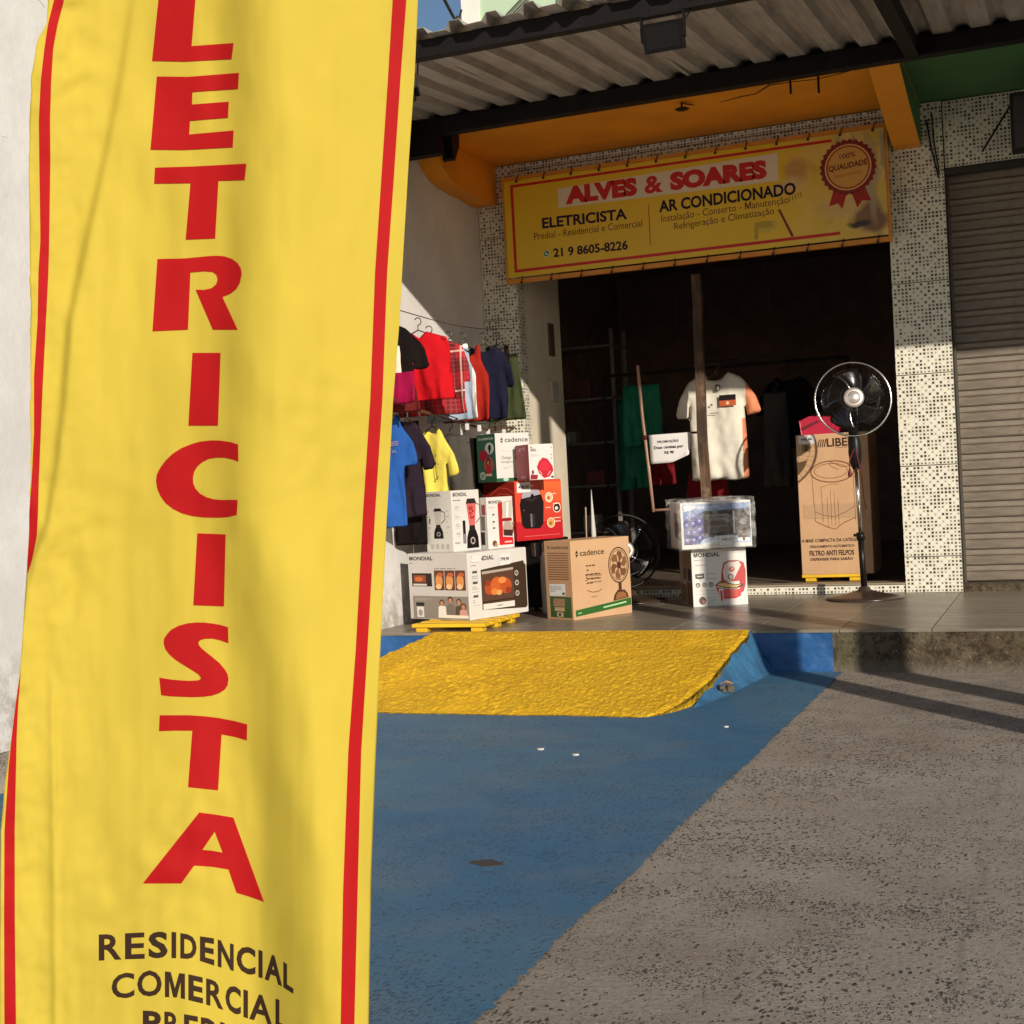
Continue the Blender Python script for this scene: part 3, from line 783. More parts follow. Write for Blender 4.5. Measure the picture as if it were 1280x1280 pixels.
def Tq(s, bl, br, h, c, bold=0.0, shear=0.0):
    a = S(*bl); b_ = S(*br); v, f = text_shape(s, bold, shear)
    h = h / 190 / (VZ1 - VZ0)
    p.raw([(a[0] + u * (b_[0] - a[0]), a[1] + u * (b_[1] - a[1]) + v_ * h) for u, v_ in v], f, c)
RED = ink('c0140c')
u0, u1 = S(638, 240)[0], S(1060, 0)[0]
p.R(u0, .93, .875, .957, RED); p.R(u0, .05, .885, .08, RED); p.R(u0, .081, u0 + .008, .929, RED)
for k in range(5): p.R(.765 + k * .007, .42 + k * .008, .767 + k * .007, .47 + k * .008, '7a6428')
p.P([(.735, .36), (.741, .36), (.772, .09), (.766, .08)], '6a2414')
p.P([(.66, .10), (.672, .10), (.675, .26), (.70, .27), (.72, .26), (.72, .2), (.685, .2), (.682, .10)], 'b49a30')
q = [S(697, 236), S(972, 191), S(973, 226), S(698, 260)]
p.P([q[3], q[2], q[1], q[0]], 'd9cdb4')
Tq('ALVES', (707, 256), (797, 244.2), 23, RED, .07); Tq('&', (806, 243), (829, 240), 22, RED, .035); Tq('SOARES', (838, 238.8), (959, 223), 23, RED, .07)
Tq('ELETRICISTA', (678, 286), (784, 274), 14, ink('2a1030'), .032)
Tq('Predial - Residencial e Comercial', (668, 300), (803, 283), 9, ink('5a1c14'))
Tq('21 9 8605-8226', (692, 322), (785, 312), 12, ink('2a1030'), .032)
c_ = S(683, 317); p.E(c_[0], c_[1], .0092, .035, 'd8e0d0'); p.E(c_[0], c_[1], .0076, .029, '1f7a44'); p.P([(c_[0] - .004, c_[1] + .012), (c_[0] - .001, c_[1] + .014), (c_[0], c_[1] + .004), (c_[0] + .003, c_[1] - .004), (c_[0] + .005, c_[1] - .008), (c_[0] + .003, c_[1] - .016), (c_[0] - .003, c_[1] - .008)], 'e8ece4')
a, b_ = S(810, 256), S(814, 306); p.R(a[0], b_[1], a[0] + .0022, a[1], RED)
Tq('AR CONDICIONADO', (824, 266), (995, 243), 15, ink('24122e'), .032)
Tq('Instalação - Conserto - Manutenção', (827, 280), (986, 256), 11, ink('5a1c14'))
Tq('Refrigeração e Climatização', (843, 290), (968, 270), 11, ink('5a1c14'))
# quality seal with ribbon
cx, cy = S(1060, 209); rx, ry = .070 * .66 / 1.0 * .9, .24
rx = .0655; ry = rx * (VX1 - VX0) / (VZ1 - VZ0); cy = S(1060, 209)[1]
cx = S(1060, 209)[0]
p.P([(cx - .035, cy - .17), (cx - .050, cy - ry * 1.36), (cx - .028, cy - ry * 1.30), (cx - .018, cy - ry * 1.52), (cx + .002, cy - .15)], 'a81410')
p.P([(cx + .035, cy - .17), (cx + .052, cy - ry * 1.34), (cx + .030, cy - ry * 1.30), (cx + .018, cy - ry * 1.54), (cx - .002, cy - .15)], '9c120e')
n = 56; p.P([(cx + rx * (1.0 + (.06 if k % 2 else -.02)) * math.cos(2 * math.pi * k / n), cy + ry * (1.0 + (.06 if k % 2 else -.02)) * math.sin(2 * math.pi * k / n)) for k in range(n)], '7c1010')
p.E(cx, cy, rx * .86, ry * .86, 'd8a860', 32); p.E(cx, cy, rx * .80, ry * .80, '8c1a12', 32); p.E(cx, cy, rx * .75, ry * .75, 'd09a4c', 32)
sl_ = .045
def seal(s, dy, hw, h, c, bold=0):
    v, f = text_shape(s, bold, 0); p.raw([(cx + (u - .5) * 2 * hw, cy + dy + v_ * h + (u - .5) * 2 * hw * .3) for u, v_ in v], f, c)
seal('100%', .085, .019, .05, ink('5c1410'), .01); seal('QUALIDADE', -.02, .047, .065, ink('5c1410'), .03)
seal('Serviço Garantido', -.085, .034, .035, ink('9c5a20'))
p.build(sg, 'printed_artwork')
# lacing
TIE = mat('lacing_cord', (0.03, 0.014, 0.01), 0.8)
tm = None
for row, (z, n) in enumerate(((2.905, 13), (2.215, 12))):
    for k in range(n):
        x = SL + .12 + k * (SR - SL - .2) / (n - 1)
        if tm is None:
            t = MB(); t.tube([(-.006, -.128, -.022), (0, -.134, -.005), (.007, -.128, .012), (.002, -.124, .022)], .0035, 5)
            t.lathe([(.009, 0), (.009, .004), (.004, .005)], 8, 0, Matrix.Translation((-.005, -.128, -.022)) @ Matrix.Rotation(math.pi / 2, 4, 'X'))
            o = t.build('lacing_tie', TIE, sg, local=True); tm = o.data; o.location = (x + 2.26, .12, z - 2.2)
        else: o = link_mesh('lacing_tie', tm, sg); o.location = (x + 2.26, .12, z - 2.2)

# ------------------------------------------------------------------ yellow flag banner in the foreground
def sg_(x): return 1 / (1 + math.exp(-max(-40, min(40, x))))
def sm_(a, b_, x):
    t_ = min(1, max(0, (x - a) / (b_ - a))); return t_ * t_ * (3 - 2 * t_)
def itp(pts, y):
    if y <= pts[0][0]: return pts[0][1]
    for (a, va), (b_, vb) in zip(pts, pts[1:]):
        if y <= b_: return va + (vb - va) * (y - a) / (b_ - a)
    return pts[-1][1]
LEFT = [(-340, 70), (0, 60), (30, 58), (45, 50), (60, 45), (100, 38.5), (200, 36), (400, 38), (520, 38), (600, 38.5), (660, 36.5), (720, 33), (780, 29), (840, 25), (880, 19.5), (920, 14.5), (980, 6), (1040, 1), (1280, -1), (1345, -1)]
RIGHT = [(-340, 528), (0, 522.5), (100, 518), (200, 511), (300, 505), (400, 499.5), (500, 491.5), (640, 484), (800, 476), (960, 469), (1100, 464), (1280, 461), (1345, 460)]
FOLD = [(-340, 182), (0, 165), (100, 150), (200, 130), (330, 101), (400, 87), (500, 79), (580, 70), (650, 59), (700, 41), (760, 30), (1345, -60)]
FAMP = [(-340, .003), (0, .004), (60, .007), (200, .010), (380, .014), (560, .014), (660, .012), (720, .008), (780, 0), (1345, 0)]
def cloth_depth(x, y):
    xc = 300 + 0.10 * max(0, y - 620) + 6 * math.sin(y * .008)
    A = .060 + .055 * sm_(500, 1200, y)
    d = 2.16 - A * sg_((x - xc) / (15 + .006 * max(0, y - 500))) + A * .9 * sm_(xc + 45, xc + 190, x)
    d += .010 * math.sin((x - 90) * .021 + y * .0016) * sm_(0, 200, 500 - x)
    xf = itp(FOLD, y); F = itp(FAMP, y)
    d += F * (1 - sg_((x - xf) / 2.2)) - F * .45 * math.exp(-max(0, x - xf) / 34.0) * sg_((x - xf) / 3)
    d -= .012 * math.exp(-((x - 66 - .01 * (y - 900)) / 5.0) ** 2) * sm_(820, 900, y) * .35
    q = noise.noise(Vector((x * .006, y * .0022, 1.3)))
    d += .016 * q
    lf = 1 - sm_(0, 140, x - 30)
    d += lf * (.0055 * noise.noise(Vector((x * .03, y * .012, 4))) + .0018 * noise.noise(Vector((x * .08, y * .05, 7))) + .0012 * noise.noise(Vector((x * .05 + y * .05, y * .08, 2))))
    d += .004 * noise.noise(Vector((x * .02 - y * .004, y * .009, 9))) + .0012 * noise.noise(Vector((x * .05, y * .02, 3))) + .0018 * noise.noise(Vector((x * .035, y * .0030, 12))) + .0003 * noise.noise(Vector((x * .10, y * .006, 15)))
    d += .003 * noise.noise(Vector((x * .03 + y * .02, y * .03 - x * .01, 21))) * max(0, noise.noise(Vector((x * .006, y * .004, 30)))) * 3
    return d
def cloth_pt(x, y, off=0.0):
    r_ = ray(x, y); return CAM + r_ * (cloth_depth(x, y) - off)
fl = root('flag_banner', 'tall yellow fabric flag banner reading ELETRICISTA in red down its middle', 'banner', (-0.72, -6.95, GZ))
def cloth_mat(name, rgb, rough=.75):
    k = NT(name, rough)
    c = k.mix(k.rng(k.noise(5, 5), .35, .7), tuple(v * .95 for v in rgb), tuple(min(1, v * 1.03) for v in rgb))
    sp = k.rng(k.vor(11), .0, .012, 1, 0); c = k.mix(k.math('MULTIPLY', sp, k.rng(k.noise(8, 2), .6, .62)), c, (0.16, .11, .04))
    k.color(c); w_ = k.node('ShaderNodeTexWave', i_Scale=420.0, i_Distortion=.6); k.link(k.obj(), w_.inputs['Vector'])
    k.bump(w_.outputs['Fac'], .06, .0006); k.b.inputs['Specular IOR Level'].default_value = .2
    tr = k.node('ShaderNodeBsdfTranslucent'); k.link(c, tr.inputs['Color']); mx = k.node('ShaderNodeMixShader'); mx.inputs[0].default_value = .16
    out = [n_ for n_ in k.n.nodes if n_.type == 'OUTPUT_MATERIAL'][0]
    k.link(k.b.outputs[0], mx.inputs[1]); k.link(tr.outputs[0], mx.inputs[2]); k.link(mx.outputs[0], out.inputs['Surface']); return k.m
M_FY = cloth_mat('yellow_cloth', (0.62, 0.478, 0.058)); M_FR = cloth_mat('red_cloth_print', (0.46, 0.007, 0.009)); M_FB = cloth_mat('dark_cloth_print', (0.045, 0.022, 0.012))
FM = ROOTM['flag_banner']
NXc, NYc = 190, 420
vs = []; fs = []
for j in range(NYc + 1):
    y = -340 + 1685 * j / NYc; l, r_ = itp(LEFT, y), itp(RIGHT, y)
    l += (1.5 * noise.noise(Vector((y * .03, 0, 0))) + .9 * noise.noise(Vector((y * .11, 3, 0)))) * (40 < y < 640)
    for i in range(NXc + 1):
        s = i / NXc; x = l + (r_ - l) * s; vs.append(FM @ cloth_pt(x, y))
for j in range(NYc):
    for i in range(NXc): a = j * (NXc + 1) + i; fs.append((a, a + NXc + 1, a + NXc + 2, a + 1))
me = bpy.data.meshes.new('cloth'); me.from_pydata(vs, [], fs); me.materials.append(M_FY)
o = link_mesh('cloth', me, fl, smooth=True)
md = o.modifiers.new('thick', 'SOLIDIFY'); md.thickness = .0012; md.offset = -1
def on_cloth(name, loops_or_tri, m, off=.0014, cell=7.0, tri=None):
    """2D shape in cloth coordinates, cut to a fine grid and laid on the cloth"""
    bm = bmesh.new()
    if tri is None:
        flat = [p_ for lp in loops_or_tri for p_ in lp]
        tr = tessellate_polygon([[Vector((a, b_, 0)) for a, b_ in lp] for lp in loops_or_tri])
    else: flat, tr = loops_or_tri, tri
    bv = [bm.verts.new((a, b_, 0)) for a, b_ in flat]
    for t_ in tr:
        try: bm.faces.new([bv[i] for i in t_])
        except ValueError: pass
    x0 = min(a for a, _ in flat); x1 = max(a for a, _ in flat); y0 = min(b_ for _, b_ in flat); y1 = max(b_ for _, b_ in flat)
    k = x0 + cell
    while k < x1:
        bmesh.ops.bisect_plane(bm, geom=bm.verts[:] + bm.edges[:] + bm.faces[:], plane_co=(k, 0, 0), plane_no=(1, 0, 0)); k += cell
    k = y0 + cell * 2
    while k < y1:
        bmesh.ops.bisect_plane(bm, geom=bm.verts[:] + bm.edges[:] + bm.faces[:], plane_co=(0, k, 0), plane_no=(0, 1, 0)); k += cell * 2
    bmesh.ops.remove_doubles(bm, verts=bm.verts, dist=1e-4)
    for v in bm.verts: v.co = FM @ cloth_pt(v.co.x, v.co.y, off)
    me_ = bpy.data.meshes.new(name); bm.to_mesh(me_); bm.free(); me_.materials.append(m)
    return link_mesh(name, me_, fl, smooth=True)
LET = {
 'E0': [[(205, -128), (300, -134), (298, -113), (247, -109), (246, -94), (289, -98), (287, -77), (243, -73), (242, -58), (295, -62), (294, -41), (197, -35)]],
 'L': [[(200, -20), (246, -21), (239.5, 57.5), (292, 53.7), (289.5, 73.7), (230, 77), (190, 76)]],
 'E': [[(196, 95.5), (235, 96), (298.7, 91), (297.5, 111), (240.5, 115), (240, 130.5), (286, 127), (285, 147), (237.5, 151), (236.5, 168), (292, 163), (291, 184), (230, 187.5), (188, 187)]],
 'T': [[(193.7, 209.5), (242, 208), (308, 204.5), (305.7, 225), (273, 226), (269, 298), (232, 299.5), (238, 229), (192.5, 229.5)]],
 'R': [[(196.7, 323.7), (230, 323), (262, 320), (272, 319.6), (280, 320.3), (290, 323.5), (297, 329), (301, 335.5), (302, 343), (300, 353), (295.5, 361), (288, 367), (278, 371), (297, 412), (266, 412), (244.5, 362), (255, 362.3), (264, 360.4), (270, 355.5), (272, 349), (270.5, 343.5), (266, 340), (255, 339), (238, 340.5), (235, 412), (190.5, 414)]],
 'I': [[(240.5, 441), (275.7, 441), (272.5, 532), (235.5, 532)]],
 'C': [[(297.5, 555.5), (288, 552.5), (275, 550.6), (262.5, 550.5), (250, 552), (240, 554.8), (227, 560), (216, 567), (207, 575.5), (200, 585), (196, 593), (195, 601), (196.5, 611), (200.5, 620), (207, 629), (216, 636), (227, 641.5), (240, 645), (255, 646.8), (275, 647), (286, 646), (296, 643.5), (297, 625), (288, 624.8), (278, 625), (267, 624), (258, 621.5), (250, 617), (244.5, 611), (241.5, 604), (241.2, 597), (243, 589), (247, 582.5), (253, 577.5), (261, 573.5), (270, 572), (280, 572), (290, 574), (298, 577)]],
 'I2': [[(246.6, 666.5), (282, 668), (280, 758), (241.6, 756.5)]],
 'S': [[(285, 784), (275, 781), (265.7, 779.4), (256, 778.2), (246.6, 778), (235, 779), (223.6, 782), (214, 787), (208, 793.6), (205, 798.5), (204.5, 804), (206.5, 811.5), (212, 818.5), (219, 824.5), (227.4, 830), (242.7, 839.5), (248, 843), (251, 847), (250, 849.5), (246.6, 850.5), (237, 851), (227.4, 850.6), (213, 849.3), (199, 847), (201.4, 869), (214, 870.5), (227.4, 871), (241, 871.5), (254, 871), (265, 869.5), (274, 866.5), (281, 862), (284.5, 856.5), (285.6, 849), (284.5, 843), (281, 836.6), (274.5, 829), (265.7, 821.5), (258, 815.5), (252, 810.5), (248.5, 806), (248, 802.5), (250.5, 800), (256, 798.5), (265.7, 798.3), (275, 800.3), (285.6, 804)]],
 'T2': [[(199.5, 894), (235, 894), (256, 895.3), (273.4, 897.5), (292, 901), (309, 905.5), (308.6, 925.5), (293, 921), (277, 918), (272.6, 988), (254, 986), (235, 984), (240.4, 913.4), (219, 913.3), (198.7, 914)]],
 'A': [[(249, 1015.6), (270, 1018.3), (291.7, 1022), (330, 1127.4), (312, 1121), (295.6, 1116), (285.6, 1087), (265, 1083.5), (242.7, 1082), (226.6, 1104.4), (178.4, 1104.4)], [(268.4, 1039.7), (253, 1062.3), (266, 1063.5), (278.3, 1065.8)]],
}
for k_, lp in LET.items(): on_cloth('letter', lp, M_FR)
def zc(a, b_): return 100 + a / 4.267, 1150 + b_ / 4.267
def word(s, spans, top, bot, bold=.024):
    pts = []; tri = []
    for ch, (xa, xb) in zip(s, spans):
        bo = bold if (xb - xa) > 104 or ch in 'RI' else .036
        v, f = text_shape(ch, bo, 0); k = len(pts)
        for a, b_ in v:
            X = xa + a * (xb - xa); yt = itp(top, X); yb = itp(bot, X); pts.append(zc(X, yb + (yt - yb) * b_))
        tri += [tuple(i + k for i in t_) for t_ in f]
    on_cloth('word', pts, M_FB, tri=tri, cell=9)
word('RESIDENCIAL', [(100, 222), (240, 345), (365, 468), (488, 513), (535, 622), (640, 716), (735, 820), (835, 936), (952, 974), (985, 1078), (1085, 1138)],
     [(100, 78), (345, 66), (460, 60), (515, 66), (620, 84), (715, 98), (820, 130), (930, 150), (1050, 195), (1138, 262)], [(100, 217), (240, 210), (460, 203), (540, 205), (620, 212), (715, 243), (810, 270), (930, 298), (975, 312), (1070, 350), (1138, 394)])
word('COMERCIAL', [(168, 290), (305, 436), (453, 560), (578, 656), (673, 765), (776, 858), (872, 896), (903, 1026), (1043, 1100)],
     [(170, 290), (230, 283), (370, 268), (455, 274), (600, 292), (700, 318), (820, 352), (890, 376), (960, 398), (1060, 424), (1115, 450)], [(170, 425), (230, 418), (370, 408), (520, 414), (655, 446), (760, 478), (830, 502), (890, 524), (1000, 556), (1115, 600)])
word('PREDIAL', [(335, 432), (450, 535), (555, 630), (645, 735), (748, 772), (785, 870), (885, 940)],
     [(335, 483), (480, 490), (580, 506), (680, 524), (950, 600)], [(335, 612), (480, 620), (580, 640), (680, 668), (950, 745)])
def stripe(ctr, m=M_FR, y0=-340, y1=1344, step=8):
    L_, R_ = [], []; y = y0
    while y <= y1:
        a, b_ = itp([(q[0], q[1]) for q in ctr], y), itp([(q[0], q[2]) for q in ctr], y); L_.append((a, y)); R_.append((b_, y)); y += step
    n_ = len(L_); tri = [(i, i + 1, n_ + i + 1, n_ + i) for i in range(n_ - 1)]
    on_cloth('border_stripe', L_ + R_, m, tri=tri, cell=7)
stripe([(-340, 498, 515), (0, 491, 508), (100, 485, 500.5), (220, 477, 492.5), (340, 469, 484), (500, 463, 478), (640, 454, 469), (810, 445, 459.5), (940, 435.5, 451.5), (1115, 429, 447), (1280, 426, 443), (1345, 425, 442)])
stripe([(-340, 80, 92), (0, 67.5, 80), (30, 60, 72), (60, 55.5, 66.5), (100, 51, 64), (150, 48.5, 62.5), (200, 49, 63), (300, 50.5, 61.5), (340, 48, 60.5), (400, 47, 57.5), (470, 42.5, 54), (500, 42.5, 52.5), (540, 42.5, 51), (600, 39.5, 48.5), (640, 36.5, 47.5), (670, 36.3, 46), (700, 34.5, 40), (718, 34, 34.3)], y1=720, step=6)
stripe([(842, 25.3, 25.5), (860, 22.5, 24.5), (880, 19.7, 22.7), (920, 14.7, 20.8), (960, 10.7, 20), (1040, 5.5, 18.3), (1150, 5, 18.5), (1280, 5.5, 20), (1345, 6, 21)], y0=842, y1=1344, step=6)
# pole in the sleeve on the right side, with its foot
pts = []
for y in range(-360, 1350, 60):
    d_ = ray(itp(RIGHT, y) - 7, y); pts.append(CAM + d_ * (cloth_depth(itp(RIGHT, y) - 7, y) + .012))
e = pts[-1]; pts.append(Vector((e.x, e.y, GZ + .02)))
t = MB(); t.tube(pts, .007, 8); t.build('pole', mat('pole_fibre', (.05, .05, .05), .4), fl, smooth=True)
t = MB(); t.lathe([(.0, GZ), (.20, GZ + .002), (.20, GZ + .02), (.03, GZ + .03), (.015, GZ + .05)], 24, 0, Matrix.Translation((e.x, e.y, 0))); t.build('base_plate', M_STEEL, fl)
t = MB(); q0 = cloth_pt(70, -339); q1 = cloth_pt(525, -339); t.tube([q0 + Vector((0, .012, 0)), q1 + Vector((0, .012, 0))], .006, 8); t.build('top_rod', mat('pole_fibre', (.05, .05, .05), .4), fl)

# ------------------------------------------------------------------ cartons
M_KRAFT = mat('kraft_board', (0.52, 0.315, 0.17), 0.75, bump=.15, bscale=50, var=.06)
M_KRAFTSHD = mat('kraft_board_shaded', (0.40, 0.235, 0.12), 0.75, bump=.15, bscale=50, var=.06)  # same kraft, with the shade of the left face put into the colour
M_WHITEB = mat('white_board', (0.63, 0.605, 0.575), 0.4, bump=.08, bscale=20, var=.04)
M_WHITESHD = mat('white_board_shaded', (0.52, 0.49, 0.46), 0.4, bump=.08, var=.04)  # white board toned down as shade for the left carton faces
M_REDB = mat('red_board', (0.56, 0.02, 0.016), 0.35, bump=.06, var=.04)
M_ORB = mat('orange_red_board', (0.66, 0.13, 0.045), 0.35, bump=.06, var=.05)
M_GREENB = mat('dark_green_board', (0.035, 0.12, 0.07), 0.4, bump=.06, var=.05)
M_TAPE = mat('packing_tape', (0.45, 0.33, 0.2), 0.2)
M_PAPER = mat('white_paper', (0.68, 0.66, 0.645), 0.6)
ART = []
def carton(name, label, cpx, z0, phi, xl, xr, ytop, body, group=None, wd=None, dp=None, Yc=None, sidem=None, lift=0):
    """Carton whose near vertical edge stands at cpx; right face runs along phi (deg), left face at phi+90"""
    c = atZ(cpx[0], cpx[1], z0) if Yc is None else atY(cpx[0], cpx[1], Yc)
    c.z = z0
    U = Vector((math.cos(math.radians(phi)), math.sin(math.radians(phi)), 0)); V = Vector((-U.y, U.x, 0))
    def cut(px, D):
        # length along D from c at which the screen x equals px
        lo, hi = 0.0, 2.0
        s = 1 if proj(c + D)[0] > proj(c)[0] else -1
        for _ in range(40):
            mid = (lo + hi) / 2
            if (proj(c + D * mid)[0] - px) * s < 0: lo = mid
            else: hi = mid
        return lo
    W = wd or cut(xr, U); D_ = dp or cut(xl, V)
    lo, hi = .02, 2.0
    for _ in range(40):
        mid = (lo + hi) / 2
        if proj(c + Vector((0, 0, mid)))[1] > ytop: lo = mid
        else: hi = mid
    H = lo
    r = root(name, label, 'box', c, math.radians(phi), group)
    t = MB(); t.box((0, 0, 0), (W, D_, H)); bo = t.build('carton', [body], r, local=True, bevel=min(.003, .02 * H))
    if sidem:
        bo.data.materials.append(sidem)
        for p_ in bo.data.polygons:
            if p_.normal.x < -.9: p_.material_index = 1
    t = MB(); t.box((.004, D_ / 2 - .02, H), (W - .004, D_ / 2 + .02, H + .0006)); t.build('tape', M_TAPE, r, local=True)
    t = MB(); t.box((.003, .003, H - .0005), (W - .003, D_ / 2 - .0015, H + .0003)); t.box((.003, D_ / 2 + .0015, H - .0005), (W - .003, D_ - .003, H + .0003)); t.build('top_flap', body, r, local=True)
    c = c.copy()
    F = Panel(c, U * W, (0, 0, H)); Lf = Panel(c + V * D_, -V * D_, (0, 0, H)); ART.append((F, r)); ART.append((Lf, r))
    return r, F, Lf, (c, U, V, W, D_, H)
def price_tag(F, r, x0, y0, x1, y1, s, tilt=0.0):
    t = Panel(F.O, F.U, F.V, start=12); k = tilt
    t.P([(x0, y0), (x1, y0 + k), (x1 + .002, y1 + k), (x0 + .002, y1)], M_PAPER)
    w_, h_ = x1 - x0, y1 - y0
    t.T(s, x0 + w_ * .12, y0 + h_ * .33 + k * .5, x1 - w_ * .1, y0 + h_ * .68 + k * .5, '14100e', .03)
    t.build(r, 'price_tag')
def cadence_logo(F, x, y, w_, h_, c):
    F.T('cadence', x + w_ * .17, y, x + w_, y + h_, c, .012)
    cx, cy = x + w_ * .06, y + h_ * .42
    a = w_ * .055; b_ = h_ * .62
    F.P([(cx - a, cy), (cx, cy + b_), (cx + a, cy + b_ * .1), (cx, cy + b_ * .1)], c); F.P([(cx + a, cy - .1 * b_), (cx, cy - b_), (cx - a, cy - b_ * .2), (cx, cy - b_ * .2)], c)
def pallet(px0, px1, Yf, dp, z0, h, label, rz=0.0, off=0.0, n=4):
    a = atY(*px0, Yf); W = atY(*px1, Yf).x - a.x
    r = root('pallet', label, 'pallet', (a.x, Yf, z0), rz, 'yellow painted wooden pallets')
    M_Y = mat('yellow_wood', (0.72, 0.43, 0.012), 0.55, bump=.3, bscale=35, var=.12)
    bh = h * .58
    for x in (0.0 + .02, W * .5 - .035, W - .09):
        for y in (0.012, dp * .5 - .03, dp - .08):
            if x == W * .5 - .035 and y != dp * .5 - .03: continue
            t = MB(); t.box((x, y, 0), (x + .07, y + .06, bh)); t.build('block', M_Y, r, local=True, bevel=.003)
    for k in range(n):
        y = k * (dp - .07) / (n - 1); t = MB(); t.box((0, y, bh), (W, y + .075, h)); t.build('slat', M_Y, r, local=True, bevel=.002)
    return r, a, W
pallet((515, 789), (606, 789.5), -1.93, .52, 0, .047, 'low yellow pallet under the oven carton at the pavement edge', n=5)

# 1 oven carton
r, F, Lf, g0 = carton('oven_carton', 'large grey-printed white electric oven carton on the yellow pallet, lowest of the left pile', (588, 776), .048, 71, 513.5, 661, 691.5, M_WHITEB, 'cartons piled at the left of the entrance', sidem=M_WHITESHD)
zt1 = .048 + g0[5]
Lf.T('MONDIAL', .03, .895, .43, .955, '14100e', .03); Lf.lines(.03, .845, .13, .865, 1, '4a443e', .5, 2)
Lf.R(.06, .50, .40, .70, '2a201a'); Lf.R(.09, .56, .30, .67, '8a3c1c'); Lf.E(.18, .61, .07, .035, 'c4622a'); Lf.R(.08, .51, .31, .54, 'c8c2ba')
Lf.lines(.45, .765, .80, .785, 1, '6a625a', .5, 5)
for k in range(3):
    x = .44 + k * .175; Lf.R(x, .445, x + .165, .745, '5c2c16'); Lf.E(x + .08, .58, .06, .11, 'd08a4c'); Lf.E(x + .07, .50, .05, .04, 'e4b884'); Lf.E(x + .10, .68, .05, .03, 'b85a28')
Lf.R(.06, .012, .985, .355, '857b72'); Lf.lines(.10, .29, .38, .33, 2, 'b4aaa0', .3, 3)
Lf.R(.11, .20, .25, .255, '2c2622'); Lf.R(.12, .03, .24, .19, 'd8d2ca'); Lf.E(.18, .10, .035, .05, '9a9088')
for (x, y, h, hair, sh) in ((.55, .09, .17, '2c1a12', 'e0dad2'), (.69, .06, .25, '2a1a14', '6e665e'), (.83, .05, .23, '3a2216', '4c4036'), (.90, .04, .17, '2c1a12', 'c8968a')):
    Lf.P([(x - .07, .03), (x + .07, .03), (x + .06, y + h * .62), (x + .02, y + h * .74), (x - .02, y + h * .74), (x - .06, y + h * .62)], sh)
    Lf.E(x, y + h * .98, .042, .048, hair); Lf.E(x, y + h * .93, .03, .038, 'b8805c')
Lf.R(.48, .03, .98, .075, 'e4dccc')
F.T('MONDIAL', .07, .865, .44, .935, '14100e', .03); F.lines(.05, .80, .14, .82, 1, '4a443e', .5, 8)
for k, y in enumerate((.66, .50, .30)):
    F.R(.07, y + .03, .15, y + .065, '4a4440'); F.lines(.06, y - .05, .16, y + .01, 2, '8a847e', .4, k + 20); F.R(.055, y - .09, .17, y - .085, '9a948c')
F.P([(.21, .13), (.955, .07), (.985, .10), (.985, .76), (.945, .80), (.21, .73)], '3a2a1c')
F.P([(.225, .23), (.76, .215), (.76, .70), (.225, .685)], '55382a'); F.P([(.225, .66), (.76, .68), (.76, .715), (.225, .70)], 'a89c90')
for (x, y, rx, ry, c) in ((.34, .44, .08, .10, 'a84820'), (.47, .47, .11, .13, 'c05a26'), (.62, .45, .10, .12, 'b04c20'), (.42, .38, .06, .05, 'd87838'), (.56, .54, .07, .05, 'd88444'), (.66, .38, .05, .05, '8c3414'), (.50, .36, .05, .04, 'e09a58'), (.32, .52, .04, .05, '8c3414')): F.E(x, y, rx, ry, c, 14)
F.R(.225, .235, .76, .25, '2a1a12'); F.P([(.225, .13), (.76, .12), (.76, .205), (.225, .215)], 'd6d0c8'); F.R(.46, .16, .55, .17, '3a342e')
for y in (.62, .47, .31): F.ring(.815, y, .028, .035, .005, 'c8c2ba', 14); F.R(.808, y - .012, .822, y + .012, '8a847c')
F.P([(.955, .76), (1.0, .72), (1.0, .99), (.93, .99)], 'cfcac4')
price_tag(F, r, .52, .76, .71, .93, '799,90', .01); t = Panel(F.O, F.U, F.V, start=12); t.P([(.04, .86), (.20, .85), (.235, .94), (.08, .965)], M_PAPER); t.build(r, 'label_sticker')
# 2 blender carton
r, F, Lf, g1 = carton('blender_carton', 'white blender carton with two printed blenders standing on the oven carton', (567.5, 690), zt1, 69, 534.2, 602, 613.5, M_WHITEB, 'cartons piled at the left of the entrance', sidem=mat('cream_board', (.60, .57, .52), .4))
Lf.T('MONDIAL', .04, .915, .62, .965, '14100e', .03)
def blender(P_, cx, y0, w_, h_, jar):
    P_.P([(cx - w_ * .5, y0), (cx + w_ * .5, y0), (cx + w_ * .46, y0 + h_ * .22), (cx + w_ * .3, y0 + h_ * .36), (cx - w_ * .3, y0 + h_ * .36), (cx - w_ * .46, y0 + h_ * .22)], '16100e')
    P_.P([(cx - w_ * .26, y0 + h_ * .36), (cx + w_ * .26, y0 + h_ * .36), (cx + w_ * .22, y0 + h_ * .46), (cx - w_ * .22, y0 + h_ * .46)], '241c18')
    P_.P([(cx - w_ * .24, y0 + h_ * .46), (cx + w_ * .24, y0 + h_ * .46), (cx + w_ * .40, y0 + h_ * .90), (cx - w_ * .40, y0 + h_ * .90)], jar)
    P_.P([(cx - w_ * .44, y0 + h_ * .90), (cx + w_ * .44, y0 + h_ * .90), (cx + w_ * .32, y0 + h_ * 1.0), (cx - w_ * .32, y0 + h_ * 1.0)], '2a2220')
    P_.L([(cx + w_ * .4, y0 + h_ * .90), (cx + w_ * .72, y0 + h_ * .86), (cx + w_ * .72, y0 + h_ * .62), (cx + w_ * .32, y0 + h_ * .50)], .006, '5c504a')
    P_.E(cx, y0 + h_ * .15, w_ * .2, h_ * .075, 'a09890'); P_.E(cx, y0 + h_ * .15, w_ * .12, h_ * .045, '201816')
blender(Lf, .47, .22, .36, .50, 'b8b2aa')
